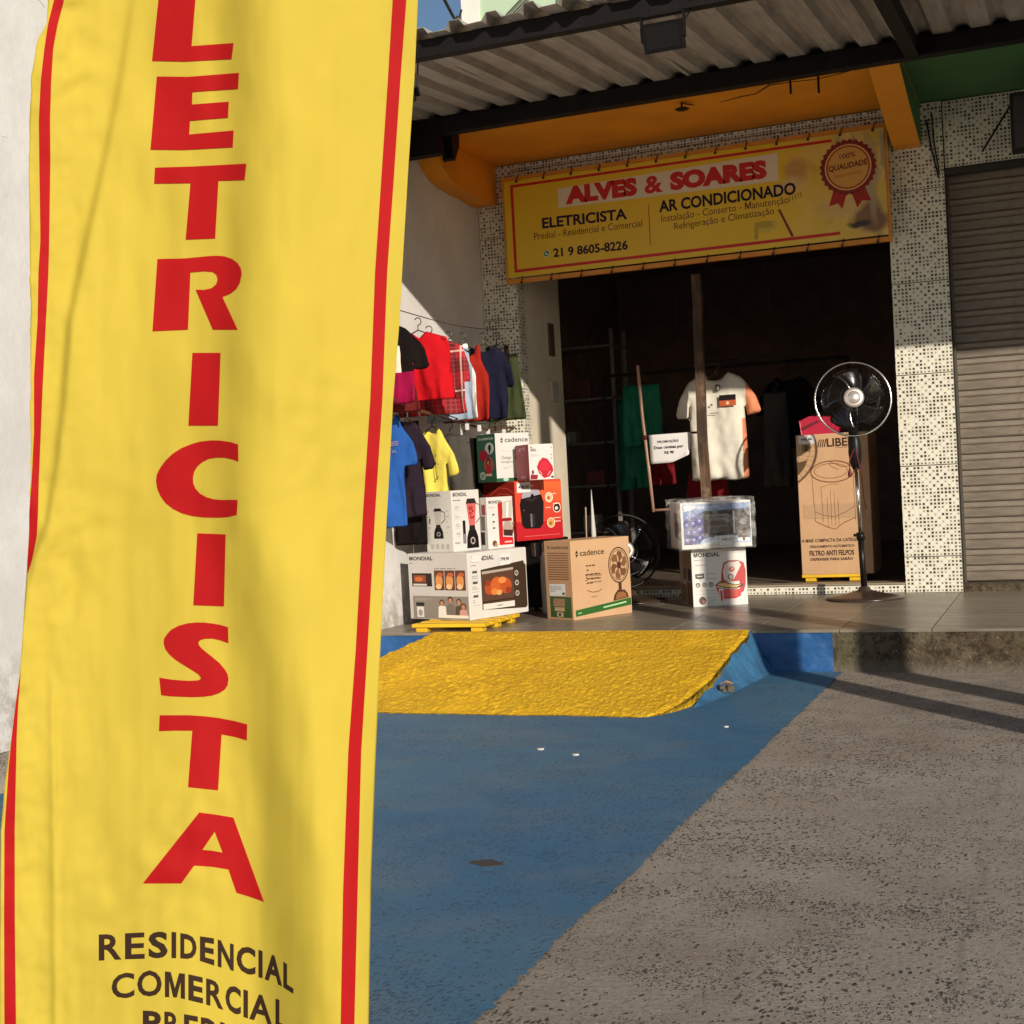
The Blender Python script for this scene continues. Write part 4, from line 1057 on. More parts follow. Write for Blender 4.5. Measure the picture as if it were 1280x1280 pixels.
Lf.E(.16, .53, .03, .025, '3a322c'); Lf.E(.16, .49, .02, .03, '5a2a1c')
for x in (.08, .78): Lf.lines(x, .30, x + .10, .75, 5, 'a29a90', .25, 4)
for k in range(4): Lf.R(.16 + k * .19, .05, .27 + k * .19, .13, 'aea69c')
F.T('MONDIAL', .06, .90, .56, .965, '14100e', .03); F.lines(.06, .83, .34, .86, 1, '5a524a', .5, 9)
for y in (.70, .56, .41, .27): F.lines(.12, y, .27, y + .05, 2, '7c746c', .4, int(y * 100)); F.R(.09, y - .03, .27, y - .026, '9a938a')
F.R(.06, .13, .24, .15, '8a837a')
blender(F, .70, .035, .44, .82, 'c4605a')
for (x, y) in ((.66, .62), (.74, .66), (.70, .72), (.64, .70), (.75, .56), (.69, .55)): F.E(x, y, .05, .035, 'a8242a', 10); F.E(x + .02, y + .02, .015, .01, 'e4a49c', 8)
F.R(.36, .12, .46, .50, '1c1614'); F.R(.38, .12, .44, .28, '8c847c')
# 3 coffee maker carton
r, F, Lf, g2 = carton('coffee_carton', 'narrow white carton with a red coffee maker beside the blender carton', (611.0, 686.5), zt1, 60, 601.5, 643.5, 622, M_WHITEB, 'cartons piled at the left of the entrance', sidem=M_WHITESHD)
for (x, y, h, c) in ((.1, .08, .25, '1e1614'), (.2, .36, .28, '5c564e'), (.3, .66, .2, '7a2a20')): Lf.R(x, y, x + .5, y + h, c)
F.T('MONDIAL', .08, .875, .60, .935, '14100e', .03); F.lines(.08, .79, .30, .81, 1, '7a726a', .5, 5)
for y in (.66, .52, .40): F.E(.24, y, .05, .022, '6a6c62'); F.lines(.16, y - .06, .34, y - .03, 1, '9a948c', .4, 4)
F.P([(.42, .06), (.56, .06), (.60, .90), (.42, .87)], 'b01018'); F.P([(.56, .56), (.64, .90), (.98, .93), (.94, .62), (.80, .54)], 'b8b2a8'); F.P([(.72, .60), (.76, .88), (.84, .89), (.80, .60)], 'e8e2d8')
F.P([(.56, .52), (.94, .52), (.93, .58), (.56, .58)], '8c0c14'); F.P([(.58, .25), (.94, .22), (1.0 - .03, .38), (.86, .52), (.66, .52), (.58, .40)], 'a89484'); F.P([(.60, .24), (.93, .22), (.95, .34), (.60, .36)], '3a1c14')
F.L([(.93, .50), (.985, .42), (.95, .28)], .006, '8c0c14'); F.P([(.44, .06), (.96, .06), (.95, .20), (.56, .22), (.44, .2)], 'c0141c'); F.R(.62, .10, .9, .13, 'd8b0a8')
F.E(.24, .10, .09, .06, '6a4024'); F.E(.30, .07, .06, .04, 'a88464')
# 4 black cabinet heater behind, carries the red fryer carton
c = atZ(668, 762, 0); yb = -.80
a = atY(664, 760, yb); b_ = atY(694, 755, yb); zt = atY(668, 676, -1.02).z
r = root('black_appliance', 'black upright appliance standing in the shade under the red fryer carton', 'appliance', ((a.x + b_.x) / 2, yb, 0))
w_ = (b_.x - a.x) + .04; H4 = zt
t = MB(); t.box((-w_ / 2 - .08, -.02, .02), (w_ / 2, .26, H4)); t.build('housing', M_BLACKP, r, local=True, bevel=.012)
t = MB(); t.box((-.05, -.035, H4 - .11), (-.02, -.02, H4 - .02)); t.box((.02, -.035, H4 - .13), (.035, -.02, H4 - .02)); t.build('handle', M_CHROME, r, local=True, bevel=.003)
for x in (-w_ / 2 - .04, w_ / 2 - .05):
    for y in (.02, .2): t = MB(); t.box((x, y, 0), (x + .03, y + .03, .02)); t.build('foot', M_BLACKP, r, local=True)
# 5 red fryer carton
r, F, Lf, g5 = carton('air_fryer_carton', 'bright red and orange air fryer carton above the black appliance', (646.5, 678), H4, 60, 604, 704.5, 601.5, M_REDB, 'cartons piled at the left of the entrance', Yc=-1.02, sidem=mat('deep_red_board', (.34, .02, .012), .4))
F.P([(.0, .30), (.0, .995), (.995, .995), (.995, .30)], 'd2452a'); F.P([(.0, .0), (.995, .0), (.995, .30), (.0, .32)], 'b81822')
for k in range(6): F.P([(.55, .32 + k * .11), (.995, .30 + k * .11), (.995, .41 + k * .11), (.55, .43 + k * .11)], ('c63a28', 'cc4028', 'd04a2a', 'd8552c', 'da5a2e', 'dc602e')[k])
F.P([(.12, .26), (.18, .20), (.50, .19), (.57, .26), (.60, .62), (.55, .76), (.13, .73), (.09, .60)], '1a1212'); F.P([(.13, .70), (.54, .76), (.50, .84), (.34, .86), (.16, .80)], 'a09aa4')
F.P([(.20, .68), (.34, .64), (.48, .70), (.36, .75)], '2c2224'); F.E(.36, .73, .035, .045, '14100e'); F.R(.30, .22, .34, .44, '6c6468'); F.R(.37, .22, .385, .44, '3c3436'); F.lines(.16, .50, .28, .52, 1, '9c8c84', .5, 4)
for (x, y, c_, d) in ((.72, .70, 'e8b48a', 'a85a2a'), (.88, .52, '2a1410', 'd8d0c8'), (.74, .27, 'e8904a', '6a7a2a')): F.E(x, y, .085, .085, 'f0dccc'); F.E(x, y, .072, .072, c_); F.E(x - .01, y - .01, .035, .03, d)
for y in (.75, .58, .52, .34, .28): F.lines(.80 if y != .52 else .64, y, .95 if y != .52 else .75, y + .03, 1, 'f0d0c0', .5, int(y * 99))
F.R(.16, .065, .93, .072, 'e0766a'); F.lines(.2, .9, .5, .93, 1, 'f0d8cc', .5, 3)
for k in range(4): Lf.L([(.30 + .05 * k, .78 - .10 * k), (.55, .90 - .10 * k), (.80, .88 - .09 * k), (.97, .80 - .08 * k)], .008, 'c84c38')
for k in range(5): Lf.L([(.80, .55 - .12 * k), (.96, .66 - .12 * k)], .01, 'b87050' if k % 2 else '8c3020')
price_tag(F, r, .04, .80, .33, .97, '498,00', .01)
zt5 = H4 + g5[5]
# 6 green and white cadence carton
r, F, Lf, g6 = carton('kettle_carton', 'white carton with dark green side at the top left of the pile', (621.5, 602.5), zt5, 55, 598, 664, 541.5, M_WHITEB, 'cartons piled at the left of the entrance', Yc=-1.05, sidem=M_GREENB)
cadence_logo(F, .14, .81, .82, .10, '3a3a38'); F.lines(.2, .62, .5, .66, 2, 'a8a29a', .3, 1); F.T('Design', .17, .44, .45, .53, '3c3834'); F.T('inteligente', .14, .37, .52, .43, '4a4440')
F.lines(.2, .27, .52, .32, 2, '9a948c', .3, 2); F.R(.0, .0, 1.0, .075, '1f5a3c'); F.E(.26, .045, .08, .035, 'a8c4b0')
F.R(.55, .45, .74, .70, '4a4648'); F.R(.58, .15, .66, .36, '5c585a'); F.P([(.55, .10), (.72, .10), (.70, .18), (.58, .18)], '241e20')
cadence_logo(Lf, .1, .88, .8, .06, 'cfe0d0'); Lf.E(.68, .70, .23, .12, 'd8d4cc'); Lf.E(.68, .70, .19, .10, 'b8c8b8'); Lf.E(.70, .71, .07, .07, '141210'); Lf.R(.67, .60, .73, .68, '141210')
Lf.E(.36, .56, .24, .115, 'a01c34'); Lf.E(.62, .36, .27, .16, 'a8584a'); Lf.E(.60, .42, .10, .09, '3a1410'); Lf.E(.60, .41, .05, .05, 'c08868'); Lf.P([(.48, .16), (.76, .16), (.72, .36), (.5, .36)], 'b4303a')
Lf.P([(.45, .13), (.78, .13), (.76, .18), (.47, .18)], 'd8b89c'); Lf.E(.28, .14, .16, .085, 'b8c4b4'); Lf.E(.28, .14, .10, .05, '7c9a84')
# 7 sandwich maker carton
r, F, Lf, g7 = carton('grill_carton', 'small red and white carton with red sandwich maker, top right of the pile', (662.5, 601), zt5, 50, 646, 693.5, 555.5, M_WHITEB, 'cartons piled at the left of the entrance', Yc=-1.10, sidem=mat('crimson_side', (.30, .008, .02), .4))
F.T('GRILL', .07, .80, .32, .88, '3a3430', .03); F.R(.07, .90, .15, .93, '6a645e'); F.lines(.08, .66, .42, .74, 3, '8a847c', .3, 6)
F.P([(.30, .36), (.40, .52), (.56, .62), (.74, .58), (.93, .38), (.96, .24), (.80, .08), (.58, .04), (.38, .18)], 'b40c24'); F.P([(.38, .38), (.56, .54), (.74, .50), (.86, .36), (.72, .24), (.50, .26)], 'c81830')
F.L([(.40, .26), (.50, .13)], .006, 'e8909c'); F.L([(.72, .12), (.84, .24)], .006, 'e8909c'); F.P([(.02, .02), (.30, .02), (.33, .14), (.04, .16)], '8c1420'); F.E(.13, .22, .05, .06, '6a3c28')
for y in (.88, .68, .58): F.R(.88, y, .94, y + .03, '8c867e')
F.R(.86, .04, .96, .10, '4c4640')
Lf.T('grill', .25, .82, .75, .93, 'e8c0c0'); Lf.lines(.35, .22, .65, .76, 9, 'a85058', .25, 8); Lf.R(.35, .04, .72, .14, 'b87c7c')
# 8 fan carton
r, F, Lf, g8 = carton('fan_carton', 'brown kraft desk fan carton standing alone right of the pile', (717.5, 776), 0, 61, 684.5, 790.5, 676.5, M_KRAFT, None, sidem=M_KRAFTSHD)
cadence_logo(F, .07, .80, .49, .075, '2c1a10')
D8 = '4a2c18'
F.ring(.80, .64, .17, .225, .008, D8); F.ring(.80, .64, .145, .195, .004, D8)
for k in range(6):
    a = math.radians(60 * k + 15); pts = []
    for (rr, da) in ((.045, -20), (.10, -28), (.135, -8), (.138, 18), (.11, 30), (.075, 14), (.04, 12)):
        pts.append((.80 + rr * math.cos(a + math.radians(da)), .64 + rr * 1.34 * math.sin(a + math.radians(da))))
    F.P(pts, '6c4628' if k % 2 else '755030')
F.E(.80, .64, .036, .05, D8); F.R(.78, .315, .835, .42, D8); F.P([(.68, .185), (.95, .21), (.93, .27), (.88, .315), (.76, .32), (.70, .26)], D8); F.P([(.72, .20), (.92, .22), (.90, .265), (.86, .29), (.77, .29), (.73, .25)], '8a5c34')
for k in range(5):
    z_ = .66 - .055 * k
    F.lines(.24 + .01 * (k % 2), z_, .47, z_ + .032, 1, '5c3a20', .55, k + 3)
F.T('3', .22, .475, .26, .56, '4a2c18'); F.T('Velocidades', .28, .53, .50, .565, '4a2c18'); F.T('turbinas', .31, .49, .49, .52, '4a2c18'); F.T('e inclinação', .27, .44, .50, .475, '4a2c18')
F.L([(.24, .36), (.33, .33), (.43, .33), (.50, .36)], .004, '5c3a20'); F.T('4 em 1', .31, .26, .42, .29, '4a2c18')
F.P([(.035, .045), (.985, .11), (.985, .205), (.035, .125)], '2c5c22'); F.P([(.50, .11), (.90, .145), (.90, .165), (.50, .128)], 'a8c898'); F.P([(.07, .075), (.13, .08), (.13, .095), (.07, .09)], '8cb880')
cadence_logo(Lf, .12, .90, .80, .045, '3c2414')
for k in range(12): Lf.R(.12, .84 - .03 * k, .90, .853 - .03 * k, '6a4426')
Lf.P([(.14, .30), (.74, .31), (.74, .46), (.14, .45)], 'c8c8ca'); Lf.lines(.18, .36, .6, .44, 3, '5c5a5c', .35, 2); Lf.R(.62, .32, .71, .35, '3c3a3c')
Lf.R(.14, .03, .94, .295, '264a1e'); Lf.R(.26, .17, .70, .27, '8a6a48'); Lf.R(.30, .11, .68, .16, 'a88c6a'); Lf.R(.38, .04, .62, .095, 'b09878'); Lf.R(.44, .05, .54, .085, '3c2c1c')
# 9 white air fryer carton
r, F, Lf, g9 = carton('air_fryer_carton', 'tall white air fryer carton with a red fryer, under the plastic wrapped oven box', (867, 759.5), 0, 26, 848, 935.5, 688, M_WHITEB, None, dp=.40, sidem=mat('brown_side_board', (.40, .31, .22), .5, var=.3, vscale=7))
F.T('MONDIAL', .045, .87, .52, .945, '14100e', .03); F.lines(.05, .815, .38, .835, 1, '6a625a', .5, 2); F.lines(.07, .725, .45, .745, 1, '6a625a', .5, 7)
F.P([(.06, .50), (.055, .58), (.22, .585), (.22, .50), (.14, .485)], '4a4442'); F.R(.09, .53, .19, .545, 'c8c0b8'); F.L([(.14, .48), (.14, .45)], .003, '4a4442')
for y in (.57, .53, .485): F.lines(.25, y, .44, y + .018, 1, '8a827a', .6, int(y * 70))
for x, c_ in ((.10, '4a3a30'), (.22, '5c5a40'), (.34, '3a3a3a')): F.ring(x, .385, .035, .034, .006, c_, 12); F.E(x, .39, .02, .018, '8a8074', 10)
F.lines(.06, .28, .42, .29, 1, '9a928a', .6, 1); F.lines(.06, .22, .46, .23, 1, '9a928a', .6, 9)
F.E(.17, .11, .065, .07, '5a2420'); F.E(.16, .13, .03, .03, '3c4a2c', 9); F.E(.19, .09, .03, .03, 'a87060', 9); F.lines(.26, .06, .42, .2, 3, '9a928a', .25, 3)
F.P([(.52, .42), (.54, .62), (.58, .75), (.68, .79), (.84, .79), (.95, .74), (.98, .60), (.97, .36), (.93, .24), (.86, .20), (.86, .42)], 'b02c2c'); F.P([(.56, .60), (.60, .72), (.68, .765), (.86, .77), (.90, .70), (.76, .46), (.66, .42), (.58, .46)], 'cfc2ba')
F.P([(.66, .775), (.84, .775), (.80, .755), (.68, .755)], '8c807a'); F.E(.73, .635, .052, .045, 'a83c34'); F.E(.735, .64, .03, .025, 'd8988c', 10); F.ring(.70, .50, .045, .042, .007, '6c3c38', 14); F.E(.70, .50, .02, .018, 'b8aca4', 8)
F.P([(.40, .36), (.50, .43), (.60, .42), (.78, .36), (.90, .38), (.94, .34), (.80, .29), (.62, .30), (.48, .34)], '3a2414'); F.P([(.44, .365), (.50, .405), (.60, .40), (.78, .345), (.89, .365), (.80, .31), (.62, .32)], 'd8a860')
F.P([(.42, .34), (.52, .31), (.62, .29), (.84, .28), (.90, .31), (.87, .16), (.78, .12), (.56, .12), (.48, .18)], 'c03434'); F.P([(.54, .16), (.80, .15), (.82, .27), (.55, .28)], 'c84844')
F.P([(.49, .08), (.555, .08), (.55, .30), (.47, .30)], 'dccfc8'); F.P([(.505, .09), (.54, .09), (.535, .27), (.495, .27)], 'c03434')
F.lines(.55, .965, .85, .985, 1, 'a8a098', .6, 5)
Lf.R(.55, .02, .99, .42, '5a3420'); Lf.R(.30, .45, .55, .66, '5c2c18'); Lf.R(.65, .45, .92, .66, '2c1c14'); Lf.R(.28, .68, .99, .97, '8a7050'); Lf.R(.1, .04, .5, .36, '6c5036')
# 10 plastic wrapped oven box
zt9 = g9[5]
c = atY(850.5, 686, -.86); c.z = zt9 + .003; phi = math.radians(25)
r = root('wrapped_oven_carton', 'blue printed oven box in clear plastic wrap on the white air fryer carton', 'box', c, phi)
U = Vector((math.cos(phi), math.sin(phi), 0)); V = Vector((-U.y, U.x, 0))
W = .505; D_ = .34; H = .285
lo = 0
for k in range(60):
    W = .3 + k * .005
    if proj(c + U * W)[0] > 943: break
for k in range(80):
    H = .15 + k * .003
    if proj(c + Vector((0, 0, H)))[1] < 627.5: break
D_ = .42
t = MB(); M = Matrix.Translation(c) @ Matrix.Rotation(phi, 4, 'Z'); t.box((.012, .012, .006), (W - .012, D_ - .012, H - .01), 0, M)
t.build('carton', [M_WHITEB], r, bevel=.004)
F = Panel(c + U * .012 + V * .012 + Vector((0, 0, .006)), U * (W - .024), (0, 0, H - .016))
F.R(.035, .10, .985, .955, '1c2c58'); F.P([(.035, .10), (.32, .10), (.32, .82), (.035, .60)], '2a2c6c'); F.P([(.035, .60), (.32, .80), (.985, .84), (.985, .955), (.035, .955)], '5a7cb0'); F.P([(.05, .80), (.20, .86), (.22, .94), (.04, .945)], 'c8d0dc')
F.T('FORNO', .20, .86, .34, .925, 'd8dce8', .02); F.lines(.42, .87, .62, .92, 1, '9cb8d8', .5, 3)
for (x, y) in ((.09, .68), (.18, .72), (.08, .52), (.17, .55), (.26, .60), (.10, .36), (.18, .36), (.26, .42), (.08, .20), (.17, .20), (.26, .24)): F.E(x, y, .03, .045, '6c64a8', 10); F.E(x + .005, y + .01, .012, .018, 'b8b4d8', 8)
F.P([(.25, .10), (.30, .20), (.40, .24), (.55, .26), (.985, .24), (.985, .10)], '9cb4d0'); F.P([(.30, .10), (.40, .16), (.50, .28), (.56, .10)], 'e4e8ee')
F.R(.325, .28, .97, .80, '2c2220'); F.R(.37, .34, .68, .66, '4c3c34'); F.R(.37, .68, .68, .73, '7c7068'); F.R(.40, .45, .66, .50, '6c584a')
F.R(.74, .30, .765, .78, 'b8b0a8'); F.R(.80, .14, .97, .36, '4a3c34'); F.E(.88, .55, .05, .07, '5c524c'); F.R(.795, .13, .865, .20, 'e8e4de'); F.R(.90, .13, .965, .20, 'e8e4de')
F.build(r)
t = Panel(F.O - V * .013, F.U, F.V, start=3); t.P([(.525, .05), (.745, .06), (.745, .27), (.52, .265)], M_PAPER); t.T('549,90', .56, .15, .72, .205, '14100e', .03); t.build(r, 'price_tag')
Lf2 = Panel(c + V * (D_ - .012) + U * .012 + Vector((0, 0, .006)), -V * (D_ - .024), (0, 0, H - .016)); Lf2.R(.42, .22, .80, .78, '5a3c28'); Lf2.R(.42, .62, .80, .78, '7c6450'); Lf2.build(r)
# wrap: crinkled clear sheet all round
def wrap_mat():
    k = NT('clear_plastic_wrap', 0.12); k.b.inputs['Base Color'].default_value = (.92, .91, .89, 1)
    h = k.math('ADD', k.noise(22, 6, .6), k.math('MULTIPLY', k.vor(14), .6)); k.bump(h, 1.0, .02)
    tr = k.node('ShaderNodeBsdfTransparent'); mx = k.node('ShaderNodeMixShader')
    out = [n_ for n_ in k.n.nodes if n_.type == 'OUTPUT_MATERIAL'][0]
    k.b.inputs['Specular IOR Level'].default_value = .9
    k.link(k.rng(k.noise(10, 7, .7), .45, .70, .95, .55), mx.inputs[0]); k.link(k.b.outputs[0], mx.inputs[1]); k.link(tr.outputs[0], mx.inputs[2]); k.link(mx.outputs[0], out.inputs['Surface']); return k.m
bm = bmesh.new(); bmesh.ops.create_cube(bm, size=1); bmesh.ops.subdivide_edges(bm, edges=bm.edges[:], cuts=15, use_grid_fill=True)
for v in bm.verts:
    q = v.co.copy(); x, y, z_ = (q.x + .5), (q.y + .5), (q.z + .5)
    P_ = Vector((-.006 + x * (W + .012), -.004 + y * (D_ + .02), z_ * (H + .004)))
    nn = q.normalized(); k_ = noise.fractal(Vector((x * 6, y * 6, z_ * 5)), 1, 2, 4)
    corner = (abs(q.x) > .49) + (abs(q.y) > .49) + (abs(q.z) > .49)
    amp = .014 if z_ > .97 or x < .01 or x > .99 else .003
    if z_ > 0.01: P_ += Vector((nn.x, nn.y * .3, nn.z)) * (k_ * amp + (.007 if amp > .01 else .002))
    v.co = ROOTM[r.name] @ (M @ P_)
me = bpy.data.meshes.new('plastic_wrap'); bm.to_mesh(me); bm.free(); me.materials.append(wrap_mat()); link_mesh('plastic_wrap', me, r, smooth=True)
# 11 washing machine carton on its pallet
WY = .34
pallet((1003, 730), (1079, 730), WY, .45, 0.054, .046, 'yellow pallet under the tall brown carton just inside the doorway', n=4)
a = atY(1003, 722, WY); b_ = atY(1093, 722, WY); zb = .100; top = atY(1040, 541.5, WY).z
r = root('washing_machine_carton', 'tall brown kraft carton with a washing machine line drawing, behind the pedestal fan', 'box', (a.x, WY, zb))
W = b_.x - a.x; H = top - zb; t = MB(); t.box((0, 0, 0), (W, .42, H)); t.build('carton', M_KRAFT, r, local=True, bevel=.004)
t = MB(); t.box((.01, .19, H), (W - .01, .23, H + .0008)); t.build('tape', M_TAPE, r, local=True)
F = Panel((a.x, WY, zb), (W, 0, 0), (0, 0, H)); K = '3a2212'; L3 = '7a4a28'
F.T('LIBELL', .43, .905, .88, .965, K, .03)
for k in range(4): F.P([(.30 + k * .03, .905), (.315 + k * .03, .905), (.34 + k * .03, .96), (.325 + k * .03, .96)], K)
F.R(.55, .895, .86, .898, K)
F.P([(.08, .88), (.20, .88), (.20, .93), (.08, .93)], '8a6a44'); F.R(.12, .885, .165, .925, '4a3420')
F.ring(.49, .73, .30, .075, .007, L3, 30); F.ring(.47, .735, .23, .052, .004, L3, 26)
F.P([(.20, .70), (.207, .70), (.225, .38), (.218, .38)], L3); F.P([(.32, .62), (.326, .62), (.335, .37), (.329, .37)], L3); F.P([(.775, .70), (.781, .70), (.785, .38), (.779, .38)], L3)
F.L([(.32, .62), (.45, .64), (.58, .64)], .003, L3); F.L([(.22, .45), (.35, .42), (.50, .41), (.65, .44), (.78, .48)], .004, L3); F.L([(.225, .38), (.40, .335), (.50, .32), (.60, .36), (.785, .40)], .005, L3)
F.L([(.46, .80), (.55, .78), (.62, .76), (.74, .765)], .004, L3); F.L([(.44, .79), (.50, .76), (.58, .74)], .003, L3)
for x in (.40, .45, .50, .55): F.R(x, .34, x + .004, .62 - abs(x - .47), '9a683c')
F.R(.06, .40, .92, .50, mat('darker_board', (.44, .275, .155), .8))  # darker band across the middle of the carton front
F.boxes = []
F.start = 6
F.ring(.49, .73, .30, .075, .006, L3, 30); F.L([(.22, .45), (.35, .42), (.50, .41), (.65, .44), (.78, .48)], .004, L3)
for x in (.22, .33, .40, .45, .50, .55, .78): F.R(x, .39, x + .006, .51, L3)
F.T('A MAIS COMPACTA DA CATEGORIA', .02, .232, .88, .256, K, .012); F.T('DESLIGAMENTO AUTOMÁTICO', .13, .192, .75, .214, K, .012)
F.T('FILTRO ANTI FELPOS', .12, .135, .74, .172, K, .02); F.T('DISPENSER PARA SABÃO', .13, .10, .72, .124, K, .016)
F.L([(.86, .97), (.87, .80), (.90, .62), (.91, .52), (.94, .45)], .006, '8c3a1c')
F.build(r)
t = Panel((a.x, WY, zb), (W, 0, 0), (0, 0, H), start=12); t.R(.035, .935, .27, .995, M_PAPER); t.T('998,90', .075, .955, .235, .975, '14100e', .03); t.build(r, 'price_tag')
# red case on top
q = atY(1001, 541, WY + .12)
r = root('red_case', 'magenta red tool case with a small black handle on top of the tall brown carton', 'case', (q.x + .12, WY + .16, top))
t = MB(); t.prism([(-.11, 0), (.13, 0), (.15, .05), (.11, .115), (-.05, .12), (-.12, .095)], 1, -.08, .08); t.build('case_body', mat('magenta_plastic', (.42, .012, .045), .35), r, local=True, bevel=.006)
t = MB(); t.prism([(-.10, .03), (.02, .085), (.0, .095), (-.11, .05)], 1, -.084, -.0805); t.build('strap', mat('dark_red', (.13, .006, .012), .5), r, local=True)
t = MB(); t.tube([(-.01, 0, .12), (-.01, 0, .14), (.0, 0, .145)], .004, 6); t.lathe([(0, .14), (.012, .142), (.012, .148), (0, .15)], 10); t.build('knob', M_CHROME, r, local=True)
for F_, r_ in ART: F_.build(r_)

# ------------------------------------------------------------------ fans
def fan(label, base, yaw, tilt, zc, R, pole_top, loc_off=(0, 0), low=False, lean=0.0, nwire=72, ringmat=None):
    """standing fan; local -Y is the front"""
    r = root('pedestal_fan', label, 'fan', base, yaw)
    t = MB(); t.lathe([(0, 0), (.225, 0), (.235, .006), (.225, .014), (.15, .026), (.08, .042), (.04, .055), (.03, .075), (0, .08)], 36)
    t.build('base', mat('fan_base', (.045, .03, .022), .28), r, smooth=True, local=True)
    TL = Vector((lean, 0, 0))
    zl = pole_top * .48
    t = MB(); t.tube([(0, 0, .06), TL * .48 + Vector((0, 0, zl))], .019, 14); t.build('lower_pole', mat('fan_pole_black', (.008, .006, .006), .35), r, smooth=True, local=True)
    if not low:
        t = MB(); t.tube([TL * .46 + Vector((0, 0, zl - .03)), TL * .48 + Vector((0, 0, zl + .015))], .026, 14); t.tube([TL * .47 + Vector((-.02, 0, zl)), TL * .47 + Vector((-.042, 0, zl))], .009, 8); t.build('height_clamp', M_BLACKP, r, smooth=True, local=True)
    t = MB(); t.tube([TL * .48 + Vector((0, 0, zl)), TL + Vector((0, 0, pole_top))], .0125, 12); t.build('upper_pole', M_CHROME, r, smooth=True, local=True)
    HC = TL + Vector((loc_off[0], 0, zc))
    t = MB(); t.lathe([(0, -.02), (.020, -.01), (.034, .03), (.042, .09), (.038, .15), (.03, .19), (.02, .21), (0, .215)], 18, 0, Matrix.Translation(TL + Vector((0, .01, pole_top - .01)))); t.build('neck', M_BLACKP, r, smooth=True, local=True)
    M = Matrix.Translation(HC) @ Matrix.Rotation(tilt, 4, 'X')
    RY = M @ Matrix.Rotation(math.pi / 2, 4, 'X')       # local z of a lathe points to -Y (front)
    t = MB(); t.lathe([(0, -.20), (.05, -.19), (.07, -.15), (.075, -.08), (.06, -.05), (0, -.05)], 22, 0, RY); t.build('motor', M_BLACKP, r, smooth=True, local=True)
    t = MB(); t.tube([TL + Vector((0, .06, pole_top + .12)), HC + Vector((0, .09, 0))], .03, 10); t.build('tilt_joint', M_BLACKP, r, smooth=True, local=True)
    for k in range(5):
        a0 = 2 * math.pi * k / 5; vs = []; fs = []; nr, na = 7, 6
        for i in range(nr + 1):
            rr = .04 + (R * .84 - .04) * i / nr
            for j in range(na + 1):
                aa = a0 + (j / na - .5) * (1.15 - .25 * i / nr) + .55 * i / nr
                vs.append(RY @ Vector((rr * math.cos(aa), rr * math.sin(aa), (j / na - .5) * .045 * (1 - .2 * i / nr) + .004 * math.sin(j))))
        for i in range(nr):
            for j in range(na): q = i * (na + 1) + j; fs.append((q, q + 1, q + na + 2, q + na + 1))
        t = MB(); t.add(vs, fs); o = t.build('blade', mat('fan_blade', (.006, .004, .004), .13, spec=.6), r, smooth=True, local=True)
        md_ = o.modifiers.new('thick', 'SOLIDIFY'); md_.thickness = .003
    # grille: front and back domes of radial wires plus ring
    for nm, sgn, dep in (('front_grille', 1, .055), ('rear_grille', -1, .085)):
        t = MB()
        for k in range(nwire if sgn > 0 else nwire // 2):
            a_ = 2 * math.pi * k / (nwire if sgn > 0 else nwire // 2); pts = []
            for i in range(7):
                u = i / 6; rr = .055 + (R - .055) * u; twist = .35 * (1 - u) * sgn
                pts.append(RY @ Vector((rr * math.cos(a_ + twist), rr * math.sin(a_ + twist), sgn * (dep * (1 - u ** 3) + .008))))
            t.tube(pts, .0011, 3, cap=False)
        for rr in (.35, .68):
            u = (rr * R - .055) / (R - .055)
            t.tube([RY @ Vector((R * rr * math.cos(q), R * rr * math.sin(q), sgn * (dep * (1 - u ** 3) + .006))) for q in [2 * math.pi * i / 40 for i in range(41)]], .0013, 4, cap=False)
        t.build(nm, mat('grille_wire', (.010, .008, .007), .3), r, local=True)
    t = MB(); t.tube([RY @ Vector((R * math.cos(q), R * math.sin(q), 0)) for q in [2 * math.pi * i / 60 for i in range(61)]], .0068, 8, cap=False); t.build('outer_ring', ringmat or M_CHROME, r, smooth=True, local=True)
    t = MB(); t.lathe([(.062, .060), (.060, .070), (.045, .073)], 22, 0, RY); t.lathe([(0, .0745), (.040, .074), (.043, .068)], 22, 0, RY); t.build('hub_cap', mat('silver_badge', (.60, .55, .50), .3, metal=.6), r, smooth=True, local=True)
    return r, HC
bs = atZ(1081, 748.5, 0); hc = atY(1072.5, 498, bs.y - .05); pt = atY(1070, 578, bs.y)
leanx = atY(1069, 560, bs.y).x - bs.x
r, HC = fan('black pedestal fan with a chrome ring standing in front of the tall brown carton', (bs.x, bs.y, 0), math.radians(14), math.radians(-6), hc.z, .226, pt.z - .02, lean=leanx)
# plug and cord hanging at the fan neck
t = MB(); zq = atY(1063, 582, bs.y).z; t.tube([(leanx - .01, -.03, zq + .10), (leanx - .04, -.035, zq + .03), (leanx - .042, -.035, zq - .02)], .0035, 6); t.lathe([(0, zq - .07), (.012, zq - .068), (.013, zq - .045), (.005, zq - .02), (0, zq - .02)], 8, 0, Matrix.Translation((leanx - .042, -.035, 0)))
t.tube([(leanx + .0, -.03, zq + .09), (leanx + .02, -.03, zq - .02), (leanx + .025, -.03, zq - .05)], .0035, 6); t.build('cord', mat('dark_red', (.13, .006, .012), .5), r, local=True)
# second black fan behind the kraft carton
bs2 = atZ(805, 753, 0); h2 = atY(768, 690, bs2.y - .02)
fan('black floor fan standing low behind the brown fan carton', (h2.x + .08, bs2.y + .05, 0), math.radians(28), math.radians(-8), h2.z, .24, h2.z - .16, low=True, lean=-.04, nwire=60, ringmat=M_BLACKP)

